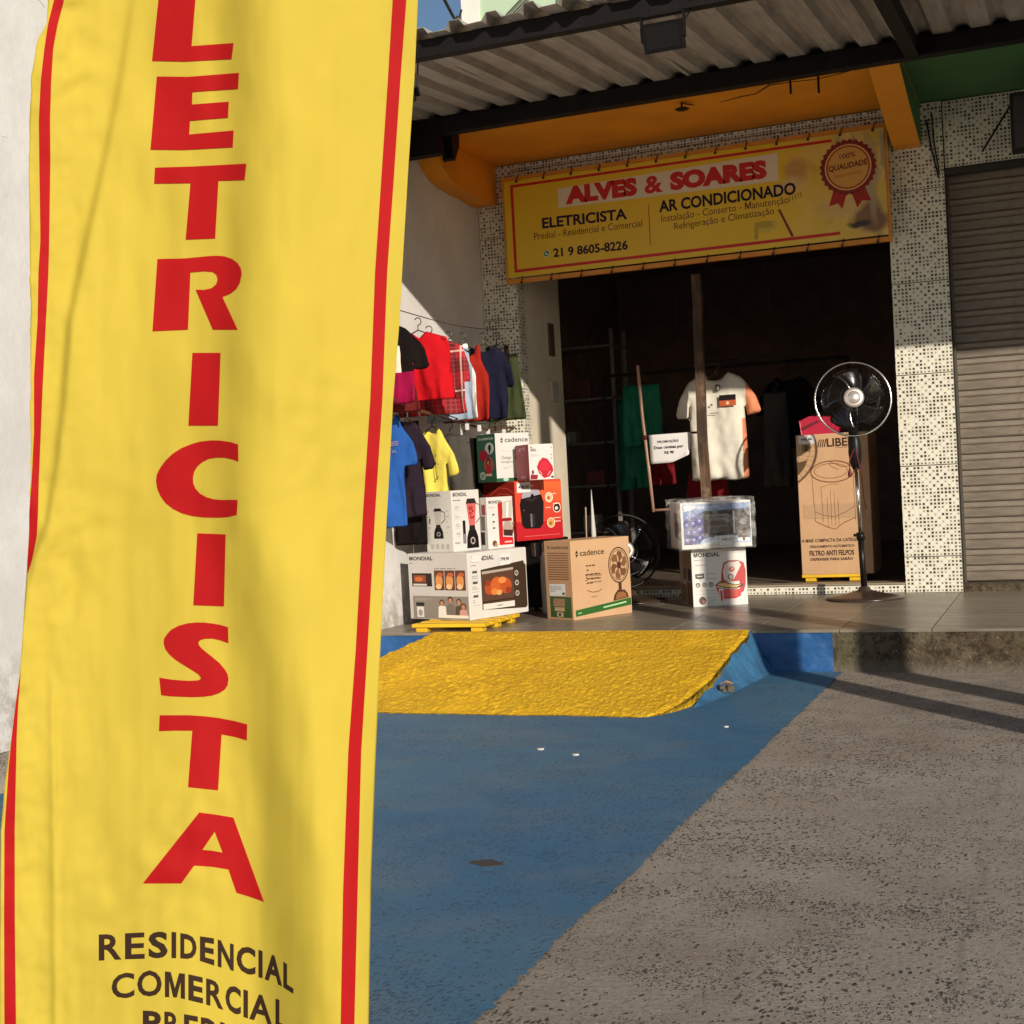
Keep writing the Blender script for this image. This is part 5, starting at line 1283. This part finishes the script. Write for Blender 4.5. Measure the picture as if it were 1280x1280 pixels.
# ------------------------------------------------------------------ small things among the goods
q0 = atY(742, 664, -.45); q1 = atY(739, 612, -.45); z0 = .0
t = MB(); t.tube([(q0.x, -.45, .0), (q0.x, -.45, .30), (q0.x, -.45, q0.z), (q1.x, -.45, (q0.z + q1.z) / 2), (q1.x, -.45, q1.z)], [.018, .018, .016, .009, .001], 10)
o = t.build('parasol', mat('white_cloth_dull', (.6, .58, .54), .7), smooth=True); tag(o, 'thin rolled white parasol pointing up behind the brown fan carton', 'parasol')
q0 = atY(733, 664, -.4); q1 = atY(732, 634, -.4); t = MB(); t.tube([(q0.x, -.4, 0), (q0.x, -.4, q0.z), (q1.x, -.4, q1.z)], .005, 6)
o = t.build('stick', mat('pale_wood', (.4, .3, .2), .6)); tag(o, 'thin pale stick standing left of the rolled parasol', 'stick')
q = atY(683, 714, -1.05); t = MB(); zt_ = atY(683, 689, -1.05).z
t.lathe([(0, 0), (.05, 0), (.062, .02), (.066, zt_ * .6), (.06, zt_ * .9), (.045, zt_), (0, zt_ + .005)], 20, 0, Matrix.Translation((q.x + .03, -1.05, 0)))
o = t.build('canister', mat('cream_plastic', (.62, .57, .50), .4), smooth=True); tag(o, 'cream coloured rounded canister squeezed in left of the brown fan carton', 'canister')

# garment rack of copper coloured pipe
CU = mat('copper_pipe', (.62, .36, .26), .35, metal=.25)
RY_ = .22
g = atY(820, 640, RY_)
rk = root('garment_rack', 'copper coloured pipe garment rack leaning in the doorway', 'rack', (g.x, RY_, .052))
pts = [atY(797, 457, RY_), atY(803, 520, RY_), atY(811, 585, RY_), atY(817, 640, RY_)]
t = MB(); t.tube(pts, .011, 8); t.build('upright', CU, rk, smooth=True)
a = atY(817, 638, RY_); b_ = atY(852, 636, RY_)
t = MB(); t.tube([a, b_, b_ + Vector((.2, 0, 0))], .010, 8); t.build('cross_bar', CU, rk, smooth=True)
t = MB(); t.tube([b_ + Vector((.2, 0, 0)), b_ + Vector((.2, 0, 0)) + Vector((0, 0, -b_.z + .054))], .010, 8); t.tube([b_ + Vector((.04, 0, 0)) , Vector((b_.x + .04, RY_ + .3, 0.054))], .010, 8); t.build('leg', CU, rk, smooth=True)
a = atY(806, 547, RY_); b_ = atY(862, 541, RY_)
t = MB(); t.tube([a, b_, b_ + Vector((.08, .02, 0))], .008, 8); t.tube([a + Vector((-.0, 0, -.015)), a + Vector((0, 0, .015))], .018, 8); t.build('side_arm', mat('dark_red', (.13, .006, .012), .5), rk, smooth=True)
# promotion sheet
r = root('promotion_sheet', 'white paper sheet reading PROMOÇÃO hung on the garment rack arm', 'paper sign', atY(838, 578, RY_ - .025))
c0, c1, c2, c3 = [atY(*q, RY_ - .025) for q in ((813.5, 580), (862, 576.5), (864, 540), (811, 544))]
t = MB(); vs = []; fs = []; n_ = 10
for i in range(n_ + 1):
    for j in range(n_ + 1):
        u, v = i / n_, j / n_; P_ = (c0 * (1 - u) + c1 * u) * (1 - v) + (c3 * (1 - u) + c2 * u) * v
        cur = max(0, u - v - .55); P_ = P_ + Vector((0, -.05 * cur - .004 * math.sin(u * 5), .10 * cur)); vs.append(P_)
for i in range(n_):
    for j in range(n_): q = i * (n_ + 1) + j; fs.append((q, q + n_ + 1, q + n_ + 2, q + 1))
t.add(vs, fs); o = t.build('paper', M_PAPER, r, smooth=True); md_ = o.modifiers.new('thick', 'SOLIDIFY'); md_.thickness = .0006; md_.offset = -1
F = Panel(c0 + Vector((0, -.006, 0)), c1 - c0, c3 - c0); F.T('PROMOÇÃO', .22, .68, .76, .80, '3a2c34', .02); F.T('Duas camisas por', .12, .47, .88, .60, '30262c', .02); F.T('R$ 90', .38, .30, .62, .41, '30262c', .02); F.build(r)

# wooden post in the doorway
r = root('wooden_post', 'aged brown wooden post standing in the middle of the doorway', 'post', (atY(879, 640, .1).x, .12, .05))
def post_mat():
    k = NT('aged_wood', .7); s_ = k.noise(6, 7, .7, k.scale((14, 14, .9)))
    c = k.mix(k.rng(s_, .38, .62), (.055, .025, .012), (.17, .09, .045)); c = k.mix(k.math('MULTIPLY', k.rng(k.noise(3.5, 5), .56, .62), .8), c, (.30, .22, .14)); c = k.mix(k.math('MULTIPLY', k.rng(k.noise(2.1, 4), .45, .55), .85), c, (.03, .014, .008))
    k.color(c); k.bump(s_, .5, .01); return k.m
a = atY(869, 335, .12); b_ = atY(883.5, 640, .12); t = MB(); n_ = 22; vs = []; fs = []
for i in range(n_ + 1):
    z = .052 + 2.1 * i / n_; tt = (z - b_.z) / (a.z - b_.z); xc = b_.x + (a.x - b_.x) * tt + .004 * math.sin(z * 4)
    for (dx, dy) in ((-.029, -.028), (.029, -.028), (.029, .028), (-.029, .028)): vs.append((xc + dx * (1 + .08 * math.sin(z * 9 + dx * 50)), .12 + dy, z))
for i in range(n_):
    for q in range(4): fs.append((4 * i + q, 4 * i + (q + 1) % 4, 4 * i + 4 + (q + 1) % 4, 4 * i + 4 + q))
fs.append((4 * n_, 4 * n_ + 1, 4 * n_ + 2, 4 * n_ + 3)); t.add(vs, fs); t.build('post_shaft', post_mat(), r)
t = MB(); t.box((b_.x - .06, .07, .064), (b_.x + .06, .17, .075)); t.build('foot_plate', M_STEEL, r)

# ------------------------------------------------------------------ garments
def inside(x, z, poly):
    c = False; n = len(poly)
    for i in range(n):
        x1, z1 = poly[i]; x2, z2 = poly[(i + 1) % n]
        if (z1 > z) != (z2 > z) and x < (x2 - x1) * (z - z1) / (z2 - z1) + x1: c = not c
    return c
def nearest(x, z, poly):
    best = None
    for i in range(len(poly)):
        a = Vector(poly[i]); b_ = Vector(poly[(i + 1) % len(poly)]); d = b_ - a; p_ = Vector((x, z))
        u = max(0, min(1, (p_ - a).dot(d) / max(d.dot(d), 1e-9))); q = a + d * u; l = (p_ - q).length
        if best is None or l < best[0]: best = (l, q)
    return best
def cloth_piece(name, poly, mats, parent, M, thick=.028, res=.016, fold=.010, seed=0, colorfn=None, freq=26):
    x0 = min(p_[0] for p_ in poly); x1 = max(p_[0] for p_ in poly); z0 = min(p_[1] for p_ in poly); z1 = max(p_[1] for p_ in poly)
    nx = max(2, int((x1 - x0) / res)); nz = max(2, int((z1 - z0) / res)); dx = (x1 - x0) / nx; dz = (z1 - z0) / nz
    rw = random.Random(seed * 7 + 3); poly = [(p_[0] + rw.uniform(-.006, .006), p_[1] + rw.uniform(-.008, .004)) for p_ in poly]
    cells = [(i, j) for i in range(nx) for j in range(nz) if inside(x0 + (i + .5) * dx, z0 + (j + .5) * dz, poly)]
    cs = set(cells); vid = {}; vs = []; fs = []; mi = []
    def onb(i, j): return not all((a, b_) in cs for a, b_ in ((i - 1, j - 1), (i, j - 1), (i - 1, j), (i, j)))
    def vert(i, j, side):
        bd = onb(i, j); key = (i, j, 0 if bd else side)
        if key in vid: return vid[key]
        x, z = x0 + i * dx, z0 + j * dz; l, q = nearest(x, z, poly)
        if bd: x, z = q.x, q.y; l = 0
        down = (z1 - z) / (z1 - z0)
        f = fold * (.25 + down) * (math.sin(x * freq + seed + 1.5 * math.sin(z * 6 + seed)) + .5 * math.sin(x * freq * 2.3 + seed * 2 + z * 5)) + .006 * noise.noise(Vector((x * 9, z * 9, seed)))
        rg = noise.noise(Vector((x * 17 + 1.2 * noise.noise(Vector((x * 4, z * 3, seed))), z * 2.2, seed + 5))); f += fold * 1.7 * (abs(rg) - .25) * (.35 + down)
        f += .005 * noise.noise(Vector((x * 26 + z * 12, z * 22 - x * 9, seed)))
        y = f + side * thick * (1 - math.exp(-l / .03))
        vid[key] = len(vs); vs.append(M @ Vector((x, y, z))); return vid[key]
    for (i, j) in cells:
        m_ = colorfn(x0 + (i + .5) * dx, z0 + (j + .5) * dz) if colorfn else 0
        fs.append((vert(i, j, -1), vert(i + 1, j, -1), vert(i + 1, j + 1, -1), vert(i, j + 1, -1))); mi.append(m_)
        fs.append((vert(i, j, 1), vert(i, j + 1, 1), vert(i + 1, j + 1, 1), vert(i + 1, j, 1))); mi.append(m_)
    me = bpy.data.meshes.new(name); me.from_pydata(vs, [], fs)
    for m_ in (mats if isinstance(mats, list) else [mats]): me.materials.append(m_)
    for p_, k in zip(me.polygons, mi): p_.material_index = k
    return link_mesh(name, me, parent, smooth=True)
def tee(w_, h_, sl=.17, neck=.085, scoop=.035):
    """t-shirt outline; x centred, z from 0 (collar) down"""
    a = w_ / 2
    q = min(1.0, h_ / .5)
    return [(-neck, 0), (-neck * .6, -scoop * .8), (0, -scoop), (neck * .6, -scoop * .8), (neck, 0), (a * .80, -.032), (a * .97, -.06), (a + sl * .40, -.17 * q), (a + sl * .60, -.275 * q), (a + sl * .46, -.297 * q), (a + sl * .04, -.300 * q), (a * .95, -.19 * q), (a * .98, -h_ * .6), (a * 1.03, -h_ * .995), (a * .5, -h_ * 1.01), (0, -h_), (-a * .5, -h_ * 1.015), (-a * 1.03, -h_), (-a * .98, -h_ * .6), (-a * .95, -.19 * q), (-a - sl * .04, -.300 * q), (-a - sl * .46, -.297 * q), (-a - sl * .60, -.275 * q), (-a - sl * .40, -.17 * q), (-a * .97, -.06), (-a * .80, -.032)]
def tank(w_, h_):
    a = w_ / 2
    return [(-a * .4, -.05), (0, -.09), (a * .4, -.05), (a * .5, 0), (a * .72, 0), (a * .72, -.10), (a * .95, -.2), (a, -h_), (-a, -h_), (-a * .95, -.2), (-a * .72, -.10), (-a * .72, 0), (-a * .5, 0)]
def trousers(w_, h_):
    a = w_ / 2
    return [(-a * .8, 0), (a * .8, 0), (a, -h_), (a * .25, -h_), (0, -h_ * .35), (-a * .25, -h_), (-a, -h_)]
def cm(name, rgb, rough=.85): return mat('fabric_' + name, rgb, rough, bump=.12, bscale=220, var=.10, vscale=8)
def hanger(parent, M, w_=.36, zt=.0, m=None):
    t = MB(); m = m or mat('hanger_plastic', (.03, .022, .02), .4)
    t.tube([M @ Vector(p_) for p_ in ((-w_ / 2, 0, -.055 + zt), (0, 0, .012 + zt), (w_ / 2, 0, -.055 + zt))], .004, 6)
    pts = [(0, 0, .012 + zt), (0, 0, .04 + zt)] + [(.022 * math.cos(q) - .0, 0, .062 + zt + .022 * math.sin(q)) for q in [math.radians(-90 + 24 * k) for k in range(11)]]
    t.tube([M @ Vector(p_) for p_ in pts], .0032, 6); return t.build('hanger', m, parent, local=True)
def hung(name, label, cat, xr, ytop, ybot, Y, kind, mats, wmax=.46, yaw=0.0, fold=.016, seed=0, sl=.17, colorfn=None, group='clothes hanging on the lines by the left wall', clipL=True, extra=None):
    zt = atY(xr, ytop, Y).z; zb = atY(xr, ybot, Y).z; h_ = zt - zb; R_ = atY(xr, (ytop + ybot) / 2, Y).x
    over = sl * .62 if kind == 'tee' else 0
    w_ = min(wmax, (R_ - over) - (-3.77 + over))
    if w_ < .14: w_ = .14
    cx_ = R_ - over - w_ / 2
    r = root(name, label, cat, (cx_, Y, zt), yaw, group)
    poly = {'tee': lambda: tee(w_, h_, sl, min(.085, w_ * .25)), 'tank': lambda: tank(w_, h_), 'trousers': lambda: trousers(w_, h_), 'shift': lambda: [(-w_ * .12, 0), (0, -.03), (w_ * .12, 0), (w_ * .42, -.035), (w_ * .47, -.08), (w_ * .44, -.2), (w_ * .5, -h_), (0, -h_ * 1.02), (-w_ * .5, -h_), (-w_ * .44, -.2), (-w_ * .47, -.08), (-w_ * .42, -.035)], 'skirt': lambda: [(-w_ * .38, 0), (w_ * .38, 0), (w_ / 2, -h_), (-w_ / 2, -h_)]}[kind]()
    cloth_piece('fabric', poly, mats, r, Matrix.Identity(4), fold=fold, seed=seed, colorfn=(lambda x, z: colorfn(x / w_, -z / h_)) if colorfn else None, thick=.012, res=.012)
    hanger(r, Matrix.Identity(4), w_=w_ * .8)
    if extra: extra(r, w_, h_)
    return r
def plaid_mat():
    k = NT('fabric_plaid', .85); x = k.xyz()
    def band(c, per, wd, off=0):
        f = k.math('FRACT', k.math('DIVIDE', k.math('ADD', c, off), per)); return k.math('LESS_THAN', f, wd / per)
    base = k.mix(.5, (.46, .006, .015), (.40, .006, .014))
    d1 = k.math('MULTIPLY', band(x[0], .155, .07, 5.02), .7); d2 = k.math('MULTIPLY', band(x[2], .16, .075, 5.0), .7)
    c = k.mix(d1, base, (.07, .008, .012)); c = k.mix(d2, c, (.07, .008, .012))
    th = k.math('MULTIPLY', k.math('MAXIMUM', band(x[0], .026, .005, 5), band(x[2], .026, .005, 5)), .45); c = k.mix(th, c, (.44, .08, .08))
    wb = k.math('MAXIMUM', band(x[0], .30, .011, 5.20), band(x[2], .235, .011, 5.02)); c = k.mix(k.math('MULTIPLY', wb, .85), c, (.72, .5, .44))
    k.color(c); return k.m
BLK = cm('black', (.007, .004, .004)); CRM = cm('cream', (.78, .66, .54)); MAG = cm('magenta', (.30, .004, .05)); REDF = cm('red', (.50, .006, .012))
def stripes3(u, v): return 0 if v < .27 or (u > .28 and v < .62) else (1 if v < .62 else 2)
NAVY = cm('navy', (.010, .010, .028)); OLV = cm('olive', (.045, .055, .022)); BLU = cm('blue', (.02, .09, .34)); YEL = cm('yellow', (.72, .60, .10)); PUR = cm('plum', (.020, .012, .022)); GRY = cm('grey_brown', (.075, .068, .058)); LBL = cm('light_blue', (.33, .41, .52)); RORG = cm('brick_red', (.33, .018, .010)); WHT = cm('white', (.80, .78, .74))
def scribble(r, w_, h_):
    t = Panel((-.02, -.036, -h_ * .62), (.10, 0, 0), (0, 0, h_ * .34)); c_ = '4a3c20'
    t.L([(.1, .95), (.35, .9), (.5, .98), (.45, .82), (.2, .84)], .006, c_); t.L([(.5, .8), (.48, .5), (.52, .2)], .004, c_); t.L([(.42, .22), (.55, .18), (.6, .3)], .005, c_); t.L([(.3, .6), (.48, .68), (.7, .66)], .003, c_)
    t.build(r, 'printed_emblem')
hung('tshirt', 'black, cream and magenta colour block t-shirt nearest the yellow flag on the upper line', 'shirt', 537, 401, 500, -2.10, 'tee', [BLK, CRM, MAG], wmax=.42, seed=1, colorfn=stripes3, sl=.15)
hung('dress', 'dark maroon dress hem showing under the colour block t-shirt', 'dress', 526, 470, 514, -1.95, 'skirt', [cm('maroon', (.12, .012, .012))], wmax=.40, seed=9)
hung('tshirt', 'plain bright red shirt between the colour block and the plaid shirts', 'shirt', 566, 411, 497, -1.72, 'shift', [REDF], wmax=.42, seed=2, sl=.14)
hung('plaid_shirt', 'red plaid shirt with pale stripes on the upper line', 'shirt', 589, 420, 515, -1.50, 'tee', [plaid_mat()], wmax=.46, seed=3, sl=.06)
hung('tank_top', 'light blue sleeveless top with white trim right of the plaid shirt', 'top', 597, 428, 524, -1.22, 'tank', [LBL, WHT], wmax=.36, seed=4, colorfn=lambda u, v: 1 if (u > .40 or v < .06) else 0)
hung('tank_top', 'brick red sleeveless top between the light blue top and the navy t-shirt', 'top', 612, 429, 525, -1.0, 'tank', [RORG], wmax=.34, seed=5)
hung('tshirt', 'navy blue t-shirt on the upper line in front of the mosaic pillar', 'shirt', 644, 428, 521, -.62, 'tee', [NAVY], wmax=.30, seed=6, sl=.10)
hung('shorts', 'dark olive satin shorts at the right end of the upper line', 'shorts', 655, 441, 523, -.30, 'skirt', [cm('olive', (.022, .026, .011), .5)], wmax=.30, seed=7)
hung('blouse', 'black frilled top mostly hidden behind the navy t-shirt', 'top', 641, 430, 470, -.42, 'tank', [BLK], wmax=.22, seed=8)
def mark(r, w_, h_):
    t = Panel((.0, -.036, -h_ * .36), (.065, 0, 0), (0, 0, .075)); c_ = '8c7898'
    for k in range(3): t.P([(.1, .62 + .13 * k), (.9, .66 + .13 * k), (.8, .72 + .13 * k), (.15, .68 + .13 * k)], c_)
    t.T('Us', .2, .1, .6, .3, c_, .02); t.build(r, 'printed_emblem')
hung('tshirt', 'bright blue t-shirt with a small pink emblem at the left of the lower line', 'shirt', 524, 515, 656, -1.85, 'tee', [BLU], wmax=.46, seed=11, sl=.15, extra=mark)
hung('tshirt', 'dark plum t-shirt between the blue and the yellow ones', 'shirt', 545, 521, 644, -1.66, 'tee', [PUR], wmax=.42, seed=12, sl=.15)
hung('dress', 'long black dress hanging lowest behind the blue t-shirt', 'dress', 533, 524, 680, -1.55, 'skirt', [BLK], wmax=.46, seed=13)
hung('tshirt', 'lemon yellow t-shirt with a small black print on the lower line', 'shirt', 577, 532, 650, -1.36, 'tee', [YEL], wmax=.36, seed=14, sl=.15, extra=scribble)
hung('trousers', 'grey brown trousers right of the yellow t-shirt', 'trousers', 596, 542, 668, -1.08, 'skirt', [GRY], wmax=.34, seed=15, fold=.016)
hung('trousers', 'black trousers at the right end of the lower line beside the green carton', 'trousers', 610, 545, 668, -.86, 'skirt', [BLK], wmax=.30, seed=16)
# prints on the yellow and blue shirts
for (px, py, Y_, nm) in ((549, 574, -1.69, 0), (549, 590, -1.69, 0)):
    pass
# clothes lines with clips
def line(name, label, pts, r_, m, clips=()):
    r = root(name, label, 'clothes line', pts[0], 0, 'clothes lines at the left wall')
    t = MB(); t.tube(pts, r_, 6, cap=True); t.build('cord', m, r)
    for q in clips:
        t = MB(); t.box(Vector(q) + Vector((-.012, -.008, -.03)), Vector(q) + Vector((.012, .008, .012))); t.build('clip', M_PAPER, r, bevel=.003)
WIRE = mat('wire_dark', (.06, .05, .04), .5)
u = [atX(500, 388, -3.45), atX(520, 394, -3.47), atX(545, 401, -3.5), atX(570, 407, -3.52), atX(600, 411, -3.55), atX(640, 411, -3.58)]; u.append(Vector((-3.60, .0, u[-1].z)))
u.insert(0, u[0] + (u[0] - u[1]) * 2.2); line('clothes_line', 'thin dark upper clothes line running to the mosaic pillar', u, .003, WIRE)
u = [atX(494, 500, -3.45), atX(520, 512, -3.48), atX(550, 520, -3.5), atX(580, 530, -3.52), atX(610, 537, -3.55)]; u.append(Vector((-3.6, .0, u[-1].z + .03))); u.insert(0, u[0] + (u[0] - u[1]) * 1.5)
line('clothes_line', 'brown wooden bar of the lower clothes row with white clips at its end', u, .009, mat('brown_bar', (.12, .06, .03), .5), [u[4] + Vector((.02, 0, -.01)), u[4] + Vector((.06, .1, -.02)), u[5] + Vector((.0, 0, -.01)), u[5] + Vector((.05, .15, -.01))])
t = MB(); u = [atX(560, 519, -3.46), atX(585, 528, -3.5), atX(612, 530, -3.52), atX(640, 522, -3.56)]; t.tube(u, .004, 6)
o = t.build('cable', WIRE); tag(o, 'dark sagging cable below the upper row of clothes near the pillar', 'cable')

# things inside the shop
tz = atY(893, 466, .38)
r = root('tshirt', 'white t-shirt with orange sleeve stripe and a small flag patch behind the wooden post', 'shirt', (atY(896, 500, .38).x, .38, tz.z))
OR_ = cm('salmon', (.66, .24, .12)); CREAM = cm('off_white', (.66, .62, .53))
w_ = .40; h_ = tz.z - atY(893, 600, .38).z
def teecol(x, z): return 1 if (x > .205 or (x > .165 and z < -.33)) else 0
cloth_piece('fabric', tee(w_, h_, .17, .085, .05), [CREAM, OR_], r, Matrix.Identity(4), fold=.008, seed=21, thick=.03, colorfn=teecol); hanger(r, Matrix.Identity(4), .34, -.02)
Mx = ROOTM[r.name].inverted()
F = Panel(Vector((.03, -.055, -.235)), (.115, 0, 0), (0, 0, .075)); F.R(0, .5, 1, 1, '1c1512'); F.R(0, 0, 1, .5, 'b4542c'); F.E(.5, .25, .10, .16, 'e0c090', 10); F.R(-.55, .1, -.42, .26, '5a4e44'); F.R(-.62, -.62, -.10, -.56, '3a302a'); F.P([(-.20, 1.45), (.10, 1.45), (.10, 1.95), (-.20, 2.0)], '3a342c'); F.P([(-.12, 1.52), (.05, 1.52), (.05, 1.85), (-.12, 1.85)], 'b4aa98'); F.build(r, 'printed_emblem')
for (nm, lab, cat, px, yt, yb_, Y_, wd, kind, m_, sd_) in (
  ('shorts', 'shiny green shorts hanging in the dark shop left of the paper sheet', 'shorts', 801, 480, 557, 1.35, .34, 'shorts', cm('green', (.012, .17, .095), .4), 31),
  ('shorts', 'second pair of green shorts, hanging lower behind the first', 'shorts', 790, 500, 611, 1.55, .30, 'shorts', cm('green2', (.012, .15, .085), .4), 32),
  ('skirt', 'dark red skirt hanging behind the copper rack under the paper sheet', 'skirt', 828, 552, 607, 1.45, .20, 'skirt', cm('darkred', (.16, .008, .012)), 33),
  ('skirt', 'dark red cloth hanging under the white t-shirt', 'skirt', 884, 590, 632, .75, .34, 'skirt', cm('darkred', (.16, .008, .012)), 34),
  ('coat', 'dark grey garment hanging in the shadow right of the white t-shirt', 'coat', 968, 490, 610, 1.3, .22, 'skirt', cm('dim_grey', (.06, .055, .05)), 35),
  ('shirt', 'black shirt hanging deep in the shop right of the dark grey garment', 'shirt', 985, 470, 560, 1.8, .34, 'tee', BLK, 36)):
    a = atY(px, yt, Y_); b_ = atY(px, yb_, Y_); h_ = a.z - b_.z
    r = root(nm, lab, cat, (a.x, Y_, a.z), 0, 'clothes hanging inside the shop')
    poly = tee(wd, h_) if kind == 'tee' else ([(-wd * .45, 0), (wd * .45, 0), (wd * .5, -h_), (wd * .02, -h_), (0, -h_ * .62), (-wd * .02, -h_), (-wd * .5, -h_ * 1.02)] if kind == 'shorts' else [(-wd * .4, 0), (wd * .4, 0), (wd * .5, -h_), (-wd * .5, -h_)])
    cloth_piece('fabric', poly, [m_], r, Matrix.Identity(4), fold=.02, seed=sd_, freq=34); hanger(r, Matrix.Identity(4), wd * .8)
# rail they hang on
t = MB(); zr = atY(801, 472, 1.4).z + .03
r = root('clothes_rail', 'dark clothes rail inside the shop holding the green shorts', 'rail', (-2.9, 1.4, .05))
t.tube([(-3.4, 1.4, zr), (-1.5, 1.4, zr)], .012, 8); t.build('bar', M_STEEL, r)
for x in (-3.4, -1.5): t = MB(); t.tube([(x, 1.4, .052), (x, 1.4, zr)], .012, 8); t.build('leg', M_STEEL, r)
t = MB(); t.tube([(-2.6, .38, tz.z + .075), (-1.75, .38, tz.z + .075)], .008, 8); r = root('hanging_bar', 'short dark bar on two cords carrying the white t-shirt behind the post', 'rail', (-2.2, .38, tz.z)); t.build('bar', M_STEEL, r)
t = MB(); t.tube([(-2.5, .38, tz.z + .08), (-2.5, .38, 2.95)], .003, 5); t.tube([(-1.85, .38, tz.z + .08), (-1.85, .38, 2.95)], .003, 5); t.build('cord', M_STEEL, r)
# shelf unit in the recess
sx0, sx1, sy = -4.40, -3.62, 2.3
r = root('shelf_unit', 'dim metal shelf unit with small goods at the left inside the shop', 'shelf', (-4.0, sy, .052))
DM = mat('dim_metal', (.20, .18, .16), .5)
for x in (sx0, sx1):
    for y in (sy, sy + .35): t = MB(); t.box((x, y, .052), (x + .03, y + .03, 2.1)); t.build('upright', DM, r)
for z in (.35, .75, 1.12, 1.5, 1.95): t = MB(); t.box((sx0, sy, z), (sx1 + .03, sy + .38, z + .02)); t.build('shelf_board', DM, r)
for (x, z, ww, hh, c_, l_) in ((-4.30, .37, .15, .2, (.08, .06, .07), 'dark low packet at the left of the lowest shelf'), (-3.95, .37, .13, .14, (.35, .32, .3), 'pale packet at the right of the lowest shelf'),
    (-4.28, .77, .07, .22, (.35, .32, .30), 'tall pale packet at the left of the second shelf'), (-4.17, .77, .07, .22, (.33, .27, .24), 'tall beige packet next to the pale one on the second shelf'), (-3.90, .77, .16, .12, (.2, .05, .04), 'flat red packet at the right of the second shelf'),
    (-4.20, 1.14, .22, .10, (.28, .26, .25), 'flat grey packet on the middle shelf'), (-4.25, 1.52, .10, .2, (.05, .07, .1), 'dark blue packet on the fourth shelf'), (-3.95, 1.52, .12, .16, (.12, .04, .03), 'small maroon packet on the fourth shelf')):
    t = MB(); t.box((x, sy + .03, z), (x + ww, sy + .16, z + hh)); o = t.build('packet', mat('packet_%.2f' % c_[0], c_, .5), bevel=.004); tag(o, l_ + ' inside the shop', 'packet')
# switch cover, door bell and hook on the inner wall
q = atX(691, 490, -3.534); r = root('fuse_box', 'cream fuse box cover on the inner left wall', 'fuse box', q)
t = MB(); t.box((-3.534, q.y - .07, q.z - .075), (-3.51, q.y + .07, q.z + .075)); t.build('cover', mat('cream_cover', (.50, .45, .36), .4), r, bevel=.006)
t = MB(); t.box((-3.51, q.y - .04, q.z - .03), (-3.506, q.y + .04, q.z + .03)); t.build('door_panel', mat('cream_cover', (.50, .45, .36), .4), r)
q = atX(688, 425, -3.534); t = MB(); t.box((-3.534, q.y - .05, q.z - .12), (-3.52, q.y + .05, q.z + .12)); t.box((-3.519, q.y - .035, q.z - .10), (-3.515, q.y + .035, q.z - .05)); o = t.build('wall_plaque', mat('brown_plaque', (.12, .06, .04), .5)); tag(o, 'narrow brown plaque on the inner left wall above the fuse box', 'plaque')
q = atX(706, 545, -3.534); t = MB(); t.tube([q + Vector((0, 0, .03)), q + Vector((.03, 0, .01)), q + Vector((.03, 0, -.05))], .004, 5); o = t.build('wall_hook', M_STEEL); tag(o, 'small dark hook on the inner left wall', 'hook')

# ------------------------------------------------------------------ outside the frame: two utility poles at the kerb whose shadows cross the pavement, and wires
PC = mat('pole_concrete', (.33, .31, .28), .9, bump=.3)
def upole(x, y, rad, h, label):
    r = root('utility_pole', label, 'utility pole', (x, y, GZ), 0, 'utility poles at the roadside')
    t = MB(); t.tube([(x, y, GZ), (x, y, GZ + h)], [rad, rad * .72], 14); t.build('shaft', PC, r, smooth=True)
    t = MB(); t.box((x - .7, y - .05, h - 1.2), (x + .7, y + .05, h - 1.1)); t.build('crossarm', M_STEEL, r)
sx, sy_ = math.sin(SUN_AZ), math.cos(SUN_AZ)
a = atZ(1100, 868, GZ); d = 3.6; upole(a.x + sx * d, a.y - sy_ * d, .10, 6.5, 'round concrete pole standing at the roadside to the right of the view, the nearer one')
a = atZ(1180, 855, GZ); d = 4.1; upole(a.x + sx * d, a.y - sy_ * d, .10, 7.0, 'round concrete pole standing at the roadside to the right of the view, the farther one')
# wires against the sky beside the upper floor
W1 = MB()
pp = [atY(545, -30, -1.2), atY(553, -5, -1.0), atY(565, 18, -.8), atY(575, 34, -.6)]
W1.tube(pp, .011, 6); W1.tube([atY(572, 20, -.6), atY(569, 34, -.6), atY(568, 50, -.6)], .009, 6); W1.tube([atY(577, 12, -.5), atY(573, 26, -.5), atY(577, 50, -.5)], .007, 6)
o = W1.build('service_cable', M_BLACKP); tag(o, 'tangle of black service cables against the sky left of the pale green wall', 'cable')
t = MB(); c_ = atY(573, 27, -.55); t.lathe([(0, -.03), (.022, -.02), (.014, 0), (.024, .02), (0, .03)], 10, 0, Matrix.Translation(c_)); o = t.build('insulator', mat('brown_ceramic', (.16, .10, .07), .3)); tag(o, 'small brown insulator where the service cables meet', 'insulator')
for (a, b_, l_) in (((655, -5), (622, 30), 'longer of the two slanting wire shadow rods'), ((662, -5), (640, 18), 'shorter slanting wire shadow rod, second from the wall corner,'), ((699, -5), (697, 12), 'third wire shadow rod from the wall corner, nearly upright,'), ((711, -5), (708, 14), 'rightmost thin upright wire shadow rod')):
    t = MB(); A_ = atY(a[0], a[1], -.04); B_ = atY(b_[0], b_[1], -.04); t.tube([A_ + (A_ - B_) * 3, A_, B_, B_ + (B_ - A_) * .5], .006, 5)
    o = t.build('wire_shadow', WIRE); tag(o, l_ + ' on the pale green wall', 'cable', None)  # shadows of wires on the wall, modelled as thin dark rods
